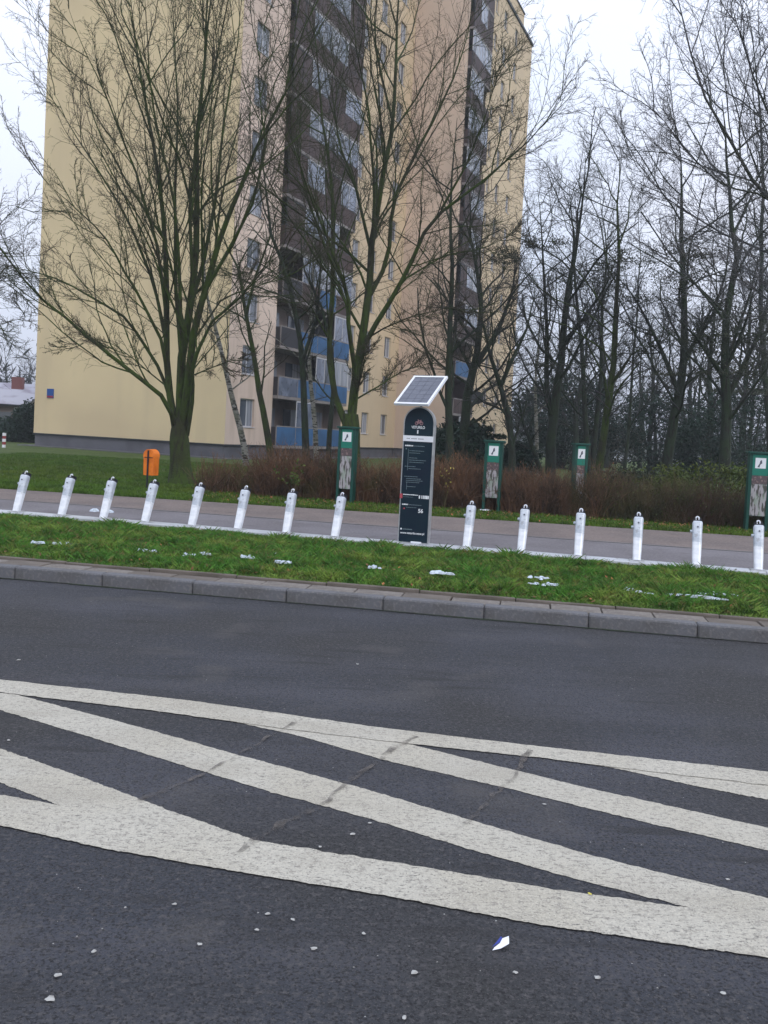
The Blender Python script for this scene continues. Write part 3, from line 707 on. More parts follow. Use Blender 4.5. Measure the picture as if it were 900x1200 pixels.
def balcony_bay(s0, s1, n0, pal, nb=4, proud=0.35, seed=1):
    random.seed(seed)
    L = s1-s0; rec = 1.3
    tf = BT(s0, n0)
    # recess walls
    v = [tf(0, 0, BZ0), tf(0, -rec, BZ0), tf(L, -rec, BZ0), tf(L, 0, BZ0), tf(0, 0, TOP), tf(0, -rec, TOP), tf(L, -rec, TOP), tf(L, 0, TOP)]
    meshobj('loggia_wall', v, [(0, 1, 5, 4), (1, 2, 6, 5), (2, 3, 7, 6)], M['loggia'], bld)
    for k in range(NF+1):
        z = BZ0+k*FLH
        MB().box(-.001, L+.001, -rec, proud, z-.16, z, tf=tf).build('balcony_slab', M['concrete'], bld)
    for k in range(NF):
        z = BZ0+k*FLH
        # loggia back door and windows
        x = .5
        while x < L-1.2:
            MB().box(x, x+.8, -rec+.01, -rec+.06, z+.05, z+2.15, tf=tf).build('balcony_door', M['glass'], bld)
            MB().box(x+.85, x+2.0, -rec+.01, -rec+.06, z+.9, z+2.15, tf=tf).build('balcony_window', M['curtain'], bld); x += 3.1
        bal = None
        bays = nb; bwid = L/bays
        pan = [MB(), MB(), MB()]; 
        root_mb = MB(); root_mb.box(0.0, L, proud-.045, proud-.005, z+1.06, z+1.12, tf=tf)
        for i in range(bays+1):
            xx = min(max(i*bwid, .03), L-.03); root_mb.box(xx-.03, xx+.03, proud-.06, proud-.006, z, z+1.06, tf=tf)
        bal = root_mb.build('balcony', M['darkpanel'] if k > 3 else M['concrete'], bld)
        cols = pal(k)
        for i in range(bays):
            c = cols[i]
            if c is None: continue
            MB().box(i*bwid+.035, (i+1)*bwid-.035, proud-.03, proud+.0, z+.02, z+1.055, tf=tf).build('parapet_panel', M[c], bal)
        for yy, (xa) in ((0, .0), (1, L)):
            MB().box(xa-.02 if yy else 0, xa if yy else .02, .002, proud-.07, z+.02, z+1.05, tf=tf).build('end_panel', M['brown'] if k > 3 else M['darkpanel'], bal)
        # glazing above the parapet
        gl = glaze(k)
        for i in range(bays):
            g = gl[i % len(gl)]
            if g is None: continue
            x0, x1 = i*bwid+.03, (i+1)*bwid-.03
            fr = MB()
            nn = 2
            for q in range(nn+1):
                xx = x0+(x1-x0)*q/nn; fr.box(xx-.025, xx+.025, proud-.06, proud-.01, z+1.125, z+2.6, tf=tf)
            fr.box(x0, x1, proud-.055, proud-.012, z+2.54, z+2.62, tf=tf)
            fo = fr.build('balcony_glazing', M['wframe'] if g == 'glass2' else M['trim'], bld)
            for q in range(nn):
                xa, xb = x0+(x1-x0)*q/nn+.026, x0+(x1-x0)*(q+1)/nn-.026
                MB().box(xa, xb, proud-.045, proud-.03, z+1.125, z+2.54, tf=tf).build('pane', M[random.choice(['glass2', 'glass2', 'glass2', 'curtain', 'glass', 'glass']) if g == 'glass2' else 'brown'], fo)
def pal_main(k):
    if k <= 2: return ['darkpanel' if k else 'blue', 'blue', 'blue', 'blue'] if k != 1 else ['glass2', 'blue', 'blue', 'blue']
    if k == 3: return ['darkpanel', 'brown', 'blue', 'brown']
    return ['brown']*4
_gl = {0: [None, 'glass2', None, None], 1: [None, None, 'glass2', 'glass2'], 2: [None, None, None, 'glass2'], 3: [None, 'glass2', 'glass2', 'glass2'], 4: ['brown', 'glass2', 'glass2', None]}
def glaze(k):
    if k in _gl: return _gl[k]
    return random.choice([['brown', 'glass2', 'glass2', 'glass2'], ['glass2', 'glass2', 'glass2', 'brown'], ['brown', 'glass2', 'brown', 'glass2'], ['glass2', 'glass2', None, 'glass2'], ['brown', 'glass2', 'glass2', 'brown']])
balcony_bay(S1, S2, 0, pal_main, 4, .35, 4)
balcony_bay(T1, T2_, P2, lambda k: ['brown']*3 if k != 2 else ['blue', 'blue', 'brown'], 3, .35, 9)

# blue number plate high on the gable
def gable_pt(px, py, off):
    d = ray(px, py); n3 = np.array([-A_[0], -A_[1], 0]); P0 = np.array([O_[0], O_[1], 0])+n3*off
    t = ((P0-CAMPOS)@n3)/(d@n3); return CAMPOS+d*t
q = gable_pt(59, 461, .02)
sg = empty('number_plate', (q[0], q[1], q[2]), pi/2-FA-pi/2, 'small blue number plate on the lower left of the yellow gable wall', 'sign')
MB().box(-.24, .24, -.02, .015, -.26, .26, bev=.008).build('plate', M['signblue'], sg)
MB().box(-.22, .22, -.028, -.0205, -.24, -.13).build('red_band', M['signred'], sg)
# satellite dish on the far facade
_d = ray(559, 466); _n3 = np.array([NN[0], NN[1], 0]); _P0 = np.array([*(O_+NN*(P2+.75)), 0.0])
q = CAMPOS+_d*(((_P0-CAMPOS)@_n3)/(_d@_n3))
dz = empty('satellite_dish', tuple(q), 0.2, 'dark round satellite dish by the far balconies above the conifer', 'satellite dish')
mb = MB(); prof = [(0.02, .0), (.3, .05), (.48, .12), (.5, .14)]
k = 18
for r_, y_ in prof:
    for j in range(k): mb.v.append((r_*cos(2*pi*j/k), -y_, r_*sin(2*pi*j/k)))
for i in range(3):
    for j in range(k): mb.f.append((i*k+j, i*k+(j+1) % k, (i+1)*k+(j+1) % k, (i+1)*k+j)); mb.mi.append(0)
mb.f.append(tuple(range(k))); mb.mi.append(0)
mb.build('dish', M['dish'], dz)
qn = np.array([q[0], q[1]])-O_; off_n = qn@NN
MB().tube([(0, -.02, 0), (0, .25, -.1), (.25, .7, -.15)], .03, 6).build('mount_arm', M['dish'], dz)
MB().tube([(0, -.14, -.45), (0, -.5, -.1)], .02, 5).build('feed_arm', M['dish'], dz)

# ------------------------------------------------------------------ trees
class Tree:
    def __init__(s, seed): s.r = np.random.default_rng(seed); s.groups = {}    # level -> list of (pts, rad)
    @staticmethod
    def resample(P, n):
        P = np.array(P, float); d = np.r_[0, np.cumsum(np.linalg.norm(np.diff(P, axis=0), axis=1))]
        t = np.linspace(0, d[-1], n); return np.stack([np.interp(t, d, P[:, k]) for k in range(3)], 1), d[-1]
def spawn(r, pts, length, r0, m, tr, ang, lr, n, up, noise, rf=0.55, rmin=0.004, rend=0.35, taper=0.6, dirbias=None):
    "children of every branch in pts (N,k,3); all arrays"
    Nn, k, _ = pts.shape
    idx = np.repeat(np.arange(Nn), m)
    t = np.tile(np.linspace(tr[0], tr[1], m), Nn)+r.uniform(-.5, .5, Nn*m)*(tr[1]-tr[0])/m
    t = np.clip(t, 0, 0.985)
    f = t*(k-1); i0 = np.floor(f).astype(int); fr = (f-i0)[:, None]
    a = pts[idx, i0]; b = pts[idx, i0+1]; start = a*(1-fr)+b*fr
    tan = b-a; tan /= np.linalg.norm(tan, axis=1, keepdims=True)
    rnd = r.normal(size=tan.shape); perp = np.cross(tan, rnd); perp /= np.linalg.norm(perp, axis=1, keepdims=True)
    if dirbias is not None:
        perp = perp+np.asarray(dirbias); perp -= tan*np.sum(perp*tan, 1, keepdims=True); perp /= np.linalg.norm(perp, axis=1, keepdims=True)
    an = np.radians(r.normal(ang[0], ang[1], len(t)))[:, None]
    d = tan*np.cos(an)+perp*np.sin(an)
    L = length[idx]*lr*(1-taper*t)*r.uniform(.6, 1.2, len(t))
    rp = r0[idx]*(rend+(1-rend)*(1-t))
    rad = np.maximum(np.minimum(rp*rf*r.uniform(.7, 1.1, len(t)), 0.02+L*0.02), rmin)
    P = np.zeros((len(t), n, 3)); P[:, 0] = start
    for j in range(1, n):
        d = d+np.array([0, 0, up/n])+r.normal(0, noise, d.shape); d /= np.linalg.norm(d, axis=1, keepdims=True)
        P[:, j] = P[:, j-1]+d*(L/(n-1))[:, None]
    return P, L, rad
def tubes(groups):
    "groups: list of (pts (N,n,3), rad0 (N,), rend ratio, sides) -> V,F quads"
    Vs = []; Fs = []; base = 0
    for pts, rad, rend, k in groups:
        Nn, n, _ = pts.shape
        if Nn == 0: continue
        tan = np.gradient(pts, axis=1); tan /= np.linalg.norm(tan, axis=2, keepdims=True)+1e-9
        ref = np.array([0.83, 0.55, 0.09]); u = np.cross(tan, ref); u /= np.linalg.norm(u, axis=2, keepdims=True)+1e-9
        v = np.cross(tan, u)
        tt = np.linspace(0, 1, n)
        if rad.ndim == 1: rr = rad[:, None]*(1-(1-rend)*tt)[None]
        else: rr = rad
        a = np.arange(k)*2*pi/k
        ring = pts[:, :, None, :]+rr[:, :, None, None]*(u[:, :, None, :]*np.cos(a)[:, None]+v[:, :, None, :]*np.sin(a)[:, None])
        Vs.append(ring.reshape(-1, 3))
        ids = base+np.arange(Nn*n*k).reshape(Nn, n, k)
        A = ids[:, :-1, :]; B = ids[:, 1:, :]
        F = np.stack([A, np.roll(A, -1, 2), np.roll(B, -1, 2), B], -1).reshape(-1, 4)
        Fs.append(F); base += Nn*n*k
    return np.concatenate(Vs), np.concatenate(Fs)
def build_tree(name, root, limbs, seed, spec, barkm='bark', twigm='twig', trunk=None):
    """limbs: list of (points, radius) in local coordinates; spec: list of child-level dicts"""
    r = np.random.default_rng(seed)
    n = 14
    LP, LL, LR = [], [], []
    for P, rad in limbs:
        q, l = Tree.resample(P, n)
        wob = r.normal(0, 0.012*l, (n, 3)); wob[0] = 0; wob = np.cumsum(wob, 0)*0.35*np.linspace(0, 1, n)[:, None]
        LP.append(q+wob); LL.append(l); LR.append(rad)
    LP = np.array(LP); LL = np.array(LL); LR = np.array(LR)
    tap = 1-0.95*np.linspace(0, 1, n)**1.1
    woods = [(LP, LR[:, None]*tap[None], 1, 8)]; fines = []
    if trunk is not None:
        P, rads = trunk; q = np.array(P, float)[None]; woods.append((q, np.array(rads)[None], 1, 14))
    cur = (LP, LL, LR)
    for li, s in enumerate(spec):
        P, L, R = spawn(r, cur[0], cur[1], cur[2], **s)
        g = (P, R, 0.35, 5 if li == 0 else (4 if li == 1 else 3))
        (woods if li == 0 else fines).append(g)
        cur = (P, L, R)
    V, F = tubes(woods); npmesh('trunk', V, F, M[barkm], root, smooth=True)
    if fines:
        V, F = tubes(fines); npmesh('crown', V, F, M[twigm], root, smooth=False)

# --- the two near trees, limbs traced from the photo
def traced(base, Y, pts, dy, rad):
    out = []
    n = len(pts)
    for i, (x, y) in enumerate(pts):
        p = AT(x, y, Y+dy*i/max(1, n-1)); out.append(p-np.array([base[0], base[1], 0]))
    return (out, rad)
def trace_all(base, Y, L, f):
    done = []; out = []
    for pts, dy, r_ in L:
        y0 = Y
        if done and pts[0][1] < 500:
            best = None
            for Q, Ys in done:
                for i in range(len(Q)-1):
                    a_, b_ = np.array(Q[i], float), np.array(Q[i+1], float); t_ = np.clip((np.array(pts[0])-a_)@(b_-a_)/((b_-a_)@(b_-a_)), 0, 1)
                    c_ = a_+(b_-a_)*t_; dd_ = np.linalg.norm(c_-np.array(pts[0]))
                    if best is None or dd_ < best[0]: best = (dd_, c_, Ys[i]*(1-t_)+Ys[i+1]*t_)
            if best[0] < 22: pts = [tuple(best[1])]+list(pts[1:]); y0 = best[2]
        n = len(pts); Ys = [y0+dy*i/max(1, n-1) for i in range(n)]
        done.append((pts, Ys)); out.append(([AT(x, y, yy)-np.array([base[0], base[1], 0]) for (x, y), yy in zip(pts, Ys)], r_*f))
    return out
def trunk_of(base, Y, pts, rads):
    P = [AT(x, y, Y)-np.array([base[0], base[1], 0]) for x, y in pts]
    P[0][2] = -0.15
    q, l = Tree.resample(P, 12); rr = np.interp(np.linspace(0, 1, 12), np.linspace(0, 1, len(rads)), rads)
    return (q, rr)
YA = 24.4
b1 = G(212, 568); b1 = AT(212, 568, YA)
t1 = empty('bare_tree', (b1[0], b1[1], 0), 0, 'large bare many-stemmed tree in front of the yellow gable wall', 'tree')
L1 = [
 ([(207, 505), (196, 469), (113, 403), (49, 348), (0, 288), (-50, 235)], -3.0, .11),
 ([(206, 505), (200, 470), (195, 431), (195, 355), (193, 280), (185, 190), (170, 115), (155, 20), (150, -40)], 1.0, .17),
 ([(211, 505), (212, 423), (223, 355), (229, 298), (230, 211), (226, 158), (235, 60), (240, -60)], 0.0, .22),
 ([(214, 500), (219, 460), (227, 393), (242, 337), (260, 270), (291, 189), (321, 132), (340, 94), (348, 20)], -1.5, .20),
 ([(219, 510), (227, 461), (225, 423), (249, 374), (287, 344), (313, 310), (335, 290)], -2.5, .11),
 ([(203, 470), (189, 435), (151, 374), (76, 325), (30, 310), (-10, 300)], 1.5, .085),
 ([(198, 440), (190, 400), (160, 340), (120, 270), (70, 220), (40, 190)], -1.0, .085),
 ([(197, 400), (180, 330), (150, 260), (110, 190), (80, 140), (60, 100)], 2.0, .085),
 ([(197, 370), (185, 290), (160, 200), (125, 110), (95, 50), (80, 0)], -2.0, .085),
 ([(210, 420), (205, 330), (203, 230), (205, 120), (195, 20), (190, -60)], 2.5, .10),
 ([(222, 370), (240, 300), (252, 220), (262, 130), (275, 40), (280, -40)], 2.0, .10),
 ([(240, 340), (275, 280), (300, 230), (310, 160), (300, 90), (305, 20)], -3.0, .08),
 ([(215, 440), (212, 350), (208, 250), (190, 150), (180, 60), (175, -20)], -3.0, .10),
 ([(228, 400), (260, 350), (300, 335), (340, 320), (365, 300)], 1.5, .05),
 ([(200, 455), (150, 415), (110, 400), (75, 405)], -1.0, .035),
 ([(226, 440), (262, 425), (290, 415)], -1.5, .035),
 ([(226, 330), (222, 240), (232, 150), (255, 70), (262, -30)], -1.0, .09),
]
limbs1 = trace_all(b1, YA, L1, 0.63)
SPEC = [dict(m=12, tr=(.18, .98), ang=(27, 9), lr=.50, n=10, up=.45, noise=.10, rf=.42, rmin=.014, taper=.5),
        dict(m=7, tr=(.12, .97), ang=(31, 11), lr=.46, n=6, up=.25, noise=.12, rf=.5, rmin=.008, taper=.45),
        dict(m=6, tr=(.15, .97), ang=(38, 12), lr=.48, n=4, up=.15, noise=.14, rf=.6, rmin=.0055, taper=.4),
        dict(m=3, tr=(.25, .97), ang=(40, 12), lr=.55, n=3, up=.1, noise=.14, rf=.7, rmin=.0045, taper=.4)]
build_tree('bare_tree', t1, limbs1, 1, SPEC, trunk=trunk_of(b1, YA, [(213, 572), (212, 560), (211, 535), (210, 512), (210, 498), (210, 488)], [.44, .34, .285, .27, .27, .22, .14]))
YB = 29.0
b2 = AT(411, 565, YB)
t2 = empty('bare_tree', (b2[0], b2[1], 0), 0, 'bare forked tree with mossy green stems behind the green post left of the kiosk', 'tree')
L2 = [
 ([(406, 500), (401, 482), (390, 457), (386, 409), (389, 373), (393, 337), (394, 240), (388, 160), (380, 80), (372, -10)], 2.0, .17),
 ([(411, 500), (415, 457), (425, 397), (434, 349), (437, 288), (452, 200), (464, 160), (468, 100), (476, 20), (480, -50)], 0.0, .24),
 ([(420, 430), (430, 395), (454, 358), (480, 312), (504, 256), (560, 212), (600, 172), (630, 140), (650, 105)], -3.0, .14),
 ([(413, 450), (415, 426), (408, 385), (408, 349), (396, 312), (377, 264), (350, 190), (330, 120)], -2.0, .13),
 ([(434, 340), (436, 300), (416, 220), (400, 180), (385, 110), (370, 40)], 2.0, .10),
 ([(435, 345), (447, 322), (456, 296), (460, 240), (488, 180), (520, 110), (545, 50), (560, -30)], 1.5, .12),
 ([(438, 300), (440, 220), (436, 130), (420, 60), (415, -20)], -2.5, .09),
 ([(425, 400), (450, 385), (485, 370), (520, 360), (555, 362)], -2.0, .05),
 ([(416, 470), (440, 455), (470, 435), (505, 425)], 1.5, .05),
 ([(388, 400), (365, 360), (335, 330), (300, 318), (275, 322)], -2.0, .05),
 ([(412, 480), (420, 450), (428, 420), (430, 408)], -1.5, .06),
 ([(470, 330), (520, 300), (570, 290), (610, 270)], 2.0, .05),
 ([(520, 250), (548, 190), (570, 130), (590, 60)], -1.0, .06),
 ([(402, 330), (380, 290), (360, 230), (345, 160), (350, 80)], 1.0, .07),
]
limbs2 = trace_all(b2, YB, L2, 0.66)
SPEC2 = [dict(m=17, tr=(.22, .98), ang=(33, 12), lr=.42, n=8, up=.3, noise=.11, rf=.42, rmin=.014, taper=.45),
        dict(m=9, tr=(.12, .97), ang=(34, 12), lr=.5, n=6, up=.3, noise=.13, rf=.5, rmin=.008, taper=.45),
        dict(m=5, tr=(.15, .97), ang=(38, 12), lr=.5, n=4, up=.12, noise=.14, rf=.6, rmin=.0055, taper=.4),
        dict(m=3, tr=(.25, .97), ang=(40, 12), lr=.55, n=3, up=.1, noise=.14, rf=.7, rmin=.0045, taper=.4)]
build_tree('bare_tree', t2, limbs2, 2, SPEC2, trunk=trunk_of(b2, YB, [(411, 575), (411, 545), (410, 520), (411, 500), (412, 485)], [.40, .33, .33, .32, .22]))

# --- traced single-stem trees between the hedge and the block, and in the wood to the right
SP_THIN = [dict(m=12, tr=(.3, .98), ang=(40, 12), lr=.30, n=7, up=.2, noise=.12, rf=.4, rmin=.012, taper=.5),
           dict(m=7, tr=(.15, .97), ang=(38, 12), lr=.5, n=5, up=.15, noise=.13, rf=.55, rmin=.007, taper=.4),
           dict(m=5, tr=(.2, .97), ang=(38, 12), lr=.5, n=3, up=.1, noise=.14, rf=.6, rmin=.005, taper=.4)]
SP_WOOD = [dict(m=15, tr=(.2, .985), ang=(44, 14), lr=.42, n=7, up=.3, noise=.14, rf=.42, rmin=.014, taper=.5),
           dict(m=9, tr=(.15, .97), ang=(42, 14), lr=.5, n=5, up=.15, noise=.16, rf=.55, rmin=.009, taper=.4),
           dict(m=6, tr=(.15, .97), ang=(42, 14), lr=.52, n=4, up=.1, noise=.16, rf=.6, rmin=.0065, taper=.4),
           dict(m=2, tr=(.3, .97), ang=(42, 14), lr=.6, n=3, up=.05, noise=.16, rf=.7, rmin=.0055, taper=.3)]
def stem_tree(name, Y, stems, label, seed, spec, bark='barkbase', twig='twig2', cat='tree', group=None):
    x0, y0 = stems[0][0][0]
    b = AT(x0, y0, Y)
    rt = empty(name, (b[0], b[1], 0), 0, label, cat, group)
    lim = []
    for (P, rr), (pts, dy, r_) in zip(trace_all(b, Y, stems, 1.0), stems):
        if pts[0][1] > 505: P[0] = np.array([P[0][0], P[0][1], -.1])
        lim.append((P, rr))
    build_tree(name, rt, lim, seed, spec, bark, twig); return rt
stem_tree('birch_tree', 38, [([(289, 545), (286, 520), (276, 480), (266, 440), (255, 390), (246, 345), (243, 290), (246, 230)], 0, .15)], 'leaning white-barked birch against the yellow wall right of the big tree', 11, SP_THIN, 'birch', 'twig')
stem_tree('bare_tree', 36, [([(320, 545), (316, 522), (306, 470), (298, 423), (287, 363), (282, 318), (268, 287), (250, 240)], 0, .16), ([(287, 370), (300, 320), (318, 270), (330, 220)], -.5, .07)], 'dark leaning bare tree in front of the ground floor window and beige wall', 12, SP_THIN, 'bark', 'twig')
stem_tree('birch_tree', 37, [([(372, 548), (369, 500), (363, 450), (360, 400), (362, 350), (360, 280), (366, 210)], 0, .12)], 'slim white-barked birch in front of the blue balconies', 13, SP_THIN, 'birch', 'twig')
stem_tree('bare_tree', 35, [([(360, 548), (358, 500), (357, 440), (352, 380), (342, 330), (325, 285), (318, 220), (312, 150)], 0, .16), ([(356, 420), (372, 370), (377, 320), (376, 250)], -.6, .08)], 'dark slender bare tree beside the slim birch at the blue balconies', 14, SP_THIN, 'barkbase', 'twig')
stem_tree('bare_tree', 36, [([(384, 550), (387, 500), (391, 450), (386, 400), (372, 350), (352, 310), (345, 240)], 0, .12)], 'thin dark bare tree just left of the mossy forked tree', 15, SP_THIN, 'barkbase', 'twig')
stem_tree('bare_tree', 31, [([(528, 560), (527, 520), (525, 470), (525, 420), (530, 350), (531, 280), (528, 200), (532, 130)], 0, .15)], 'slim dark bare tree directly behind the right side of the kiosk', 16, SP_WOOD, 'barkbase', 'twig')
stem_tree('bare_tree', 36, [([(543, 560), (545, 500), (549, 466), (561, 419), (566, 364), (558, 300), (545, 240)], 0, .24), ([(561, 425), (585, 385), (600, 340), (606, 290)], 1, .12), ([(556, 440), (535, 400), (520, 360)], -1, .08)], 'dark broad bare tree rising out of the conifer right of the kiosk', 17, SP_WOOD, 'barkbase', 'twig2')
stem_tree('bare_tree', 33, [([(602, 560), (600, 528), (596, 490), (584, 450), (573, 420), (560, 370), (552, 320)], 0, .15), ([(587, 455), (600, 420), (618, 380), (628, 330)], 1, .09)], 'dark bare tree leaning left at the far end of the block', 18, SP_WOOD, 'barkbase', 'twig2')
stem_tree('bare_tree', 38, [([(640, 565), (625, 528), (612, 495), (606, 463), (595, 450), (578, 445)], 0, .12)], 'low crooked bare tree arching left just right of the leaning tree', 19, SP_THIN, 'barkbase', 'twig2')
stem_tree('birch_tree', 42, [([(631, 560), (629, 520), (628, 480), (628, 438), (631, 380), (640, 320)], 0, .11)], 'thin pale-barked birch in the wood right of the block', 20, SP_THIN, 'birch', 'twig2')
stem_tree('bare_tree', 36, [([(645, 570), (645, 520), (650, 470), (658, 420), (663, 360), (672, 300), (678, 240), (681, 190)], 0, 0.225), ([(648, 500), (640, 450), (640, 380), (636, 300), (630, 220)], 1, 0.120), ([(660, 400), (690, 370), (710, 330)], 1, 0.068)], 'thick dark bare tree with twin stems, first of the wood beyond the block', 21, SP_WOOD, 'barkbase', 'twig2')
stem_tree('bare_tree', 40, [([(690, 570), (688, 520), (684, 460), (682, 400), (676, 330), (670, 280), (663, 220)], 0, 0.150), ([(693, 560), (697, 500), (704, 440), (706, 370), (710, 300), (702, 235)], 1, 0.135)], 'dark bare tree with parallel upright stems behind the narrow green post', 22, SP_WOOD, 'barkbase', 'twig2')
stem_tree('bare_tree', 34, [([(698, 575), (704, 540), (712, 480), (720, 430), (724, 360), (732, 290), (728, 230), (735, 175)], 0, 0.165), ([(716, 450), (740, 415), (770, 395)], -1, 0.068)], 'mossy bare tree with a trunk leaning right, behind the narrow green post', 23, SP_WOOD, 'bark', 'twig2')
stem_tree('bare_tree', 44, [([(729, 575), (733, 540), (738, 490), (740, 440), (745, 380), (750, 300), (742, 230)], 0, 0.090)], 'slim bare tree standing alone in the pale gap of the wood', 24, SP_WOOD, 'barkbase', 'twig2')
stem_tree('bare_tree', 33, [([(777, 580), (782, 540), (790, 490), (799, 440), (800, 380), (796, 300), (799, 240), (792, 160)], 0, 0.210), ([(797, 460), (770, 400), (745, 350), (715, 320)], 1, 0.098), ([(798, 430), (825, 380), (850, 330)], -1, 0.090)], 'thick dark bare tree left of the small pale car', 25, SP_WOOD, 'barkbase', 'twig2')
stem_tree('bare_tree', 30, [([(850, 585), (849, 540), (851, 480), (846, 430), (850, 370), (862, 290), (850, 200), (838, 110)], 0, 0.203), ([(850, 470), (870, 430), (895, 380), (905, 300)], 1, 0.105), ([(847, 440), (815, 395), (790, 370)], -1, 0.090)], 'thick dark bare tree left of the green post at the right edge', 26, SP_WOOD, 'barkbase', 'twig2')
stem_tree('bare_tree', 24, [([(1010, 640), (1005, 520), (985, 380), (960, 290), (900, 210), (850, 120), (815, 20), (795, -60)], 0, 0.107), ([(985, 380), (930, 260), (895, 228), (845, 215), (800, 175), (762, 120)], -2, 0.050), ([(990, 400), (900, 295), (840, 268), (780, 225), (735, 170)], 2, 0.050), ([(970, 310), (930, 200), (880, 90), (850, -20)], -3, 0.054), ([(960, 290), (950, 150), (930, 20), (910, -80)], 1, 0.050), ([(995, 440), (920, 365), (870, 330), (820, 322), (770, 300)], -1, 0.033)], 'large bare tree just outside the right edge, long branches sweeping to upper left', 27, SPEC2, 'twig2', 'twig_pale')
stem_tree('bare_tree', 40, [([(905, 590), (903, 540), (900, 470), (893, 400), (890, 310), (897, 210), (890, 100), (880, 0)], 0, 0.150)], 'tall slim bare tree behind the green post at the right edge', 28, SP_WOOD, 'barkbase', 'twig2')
stem_tree('bare_tree', 27, [([(-150, 560), (-140, 470), (-110, 380), (-70, 330), (-30, 290), (0, 262), (22, 235)], 0, 0.068), ([(-130, 430), (-70, 400), (-20, 385), (30, 375)], -1, 0.053), ([(-110, 380), (-50, 350), (0, 325), (25, 345)], 1, 0.038), ([(-135, 440), (-100, 330), (-90, 220), (-80, 120)], 1, 0.075)], 'bare tree just outside the left edge, thin branches reaching in', 29, SP_WOOD, 'bark', 'twig')

# further trees of the wood: a few shared shapes, each placed on its own
variants = []
def variant(seed, nst, hgt):
    r = random.Random(seed)
    rt = empty('bare_tree', (0, 0, 0)); lim = []
    for i in range(nst):
        a = r.uniform(0, 6.28); lean = r.uniform(.05, .22)*hgt; P = [(0.15*i, 0, -.1)]
        for q in range(1, 7):
            t = q/6; P.append((cos(a)*lean*t**1.5+.15*i+r.uniform(-.2, .2), sin(a)*lean*t**1.5+r.uniform(-.2, .2), hgt*t*(1 if i == 0 else .85)))
        lim.append((P, .22 if i == 0 else .15))
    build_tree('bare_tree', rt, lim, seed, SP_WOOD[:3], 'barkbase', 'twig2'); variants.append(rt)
    return rt
v0 = variant(41, 2, 13); v1 = variant(42, 1, 11); v2 = variant(43, 3, 12)
wood_spots = [  # px, distance, variant, scale, label
 (655, 66, 0, 1.0, 'far bare tree in the wood just right of the block'),
 (672, 58, 1, 1.0, 'far bare tree showing behind the twin-stemmed tree of the wood'),
 (712, 70, 2, 1.0, 'far bare tree behind the parallel stems of the wood'),
 (752, 78, 1, 1.1, 'far bare tree in the pale gap of the wood, right of the slim one'),
 (765, 60, 0, .9, 'far bare tree just left of the thick tree by the pale car'),
 (815, 64, 2, 1.0, 'far bare tree between the two thick dark trees on the right'),
 (832, 50, 1, 1.1, 'middle-distance bare tree close left of the rightmost thick trunk'),
 (872, 56, 0, 1.1, 'far bare tree between the rightmost thick trunk and the right edge'),
 (620, 84, 1, 1.0, 'farthest bare tree, seen close beside the end of the block'),
 (940, 50, 2, 1.2, 'bare tree beyond the right edge of the view, behind the green post'),
 (1010, 62, 0, 1.2, 'bare tree well outside the right edge of the view'),
 (8, 95, 1, .8, 'far bare tree behind the low snowy-roofed house at the left edge'),
 (30, 105, 2, .75, 'far bare tree beside the yellow wall, behind the low house'),
]
for i, (px, Y, vi, s_, lab) in enumerate(wood_spots):
    src = variants[vi]
    o = copy_tree(src); p = AT(px, 520, Y); o.location = (p[0], p[1], 0); o.scale = (s_,)*3; o.rotation_euler = (0, 0, i*1.7)
    tag(o, lab, 'tree', 'bare trees of the wood further back')
for v_ in variants:
    for c in list(v_.children): bpy.data.objects.remove(c)
    bpy.data.objects.remove(v_)

# ------------------------------------------------------------------ shrubs
def leaf_cloud(name, cen, rad, n, size, material, parent, seed, flat=0.5, clumps=40):
    r = np.random.default_rng(seed); cen = np.array(cen); rad = np.array(rad)
    c = r.normal(size=(clumps, 3)); c /= np.linalg.norm(c, axis=1, keepdims=True); c *= (r.uniform(.3, 1, clumps)**.5)[:, None]
    k = r.integers(0, clumps, n)
    p = c[k]+r.normal(0, .17, (n, 3)); p = cen+p*rad
    p[:, 2] = np.maximum(p[:, 2], .02)
    a = r.normal(size=(n, 3)); a /= np.linalg.norm(a, axis=1, keepdims=True)
    b = np.cross(a, r.normal(size=(n, 3))); b /= np.linalg.norm(b, axis=1, keepdims=True)
    s = (size*r.uniform(.5, 1.3, n))[:, None]
    V = np.stack([p-a*s, p+b*s*flat, p+a*s, p-b*s*flat], 1).reshape(-1, 3)
    return npmesh(name, V, np.arange(4*n).reshape(n, 4), material, parent)
def bush(px, Y, w_, h_, mm, label, n=5000, size=.1, seed=1, cat='shrub', name='shrub', depth=None):
    p = AT(px, 520, Y); rt = empty(name, (p[0], p[1], 0), 0, label, cat)
    leaf_cloud('foliage', (0, 0, h_*.5), (w_/2, (depth or w_)/2, h_*.5), n, size, M[mm], rt, seed, clumps=60)
    r = np.random.default_rng(seed+5); N_ = 14
    P = np.zeros((N_, 5, 3)); e = r.normal(size=(N_, 3))*np.array([w_*.3, w_*.3, 0])+np.array([0, 0, h_*.8])
    for j in range(5): P[:, j] = e*(j/4)
    P[:, 0, 2] = -.05
    V, F = tubes([(P, np.full(N_, .035), .3, 5)]); npmesh('stems', V, F, M['barkbase'], rt)
    return rt
bush(540, 37, 2.6, 2.3, 'leaf_dark', 'dense dark evergreen bush directly right of the kiosk', 9000, .10, 31, name='evergreen_shrub')
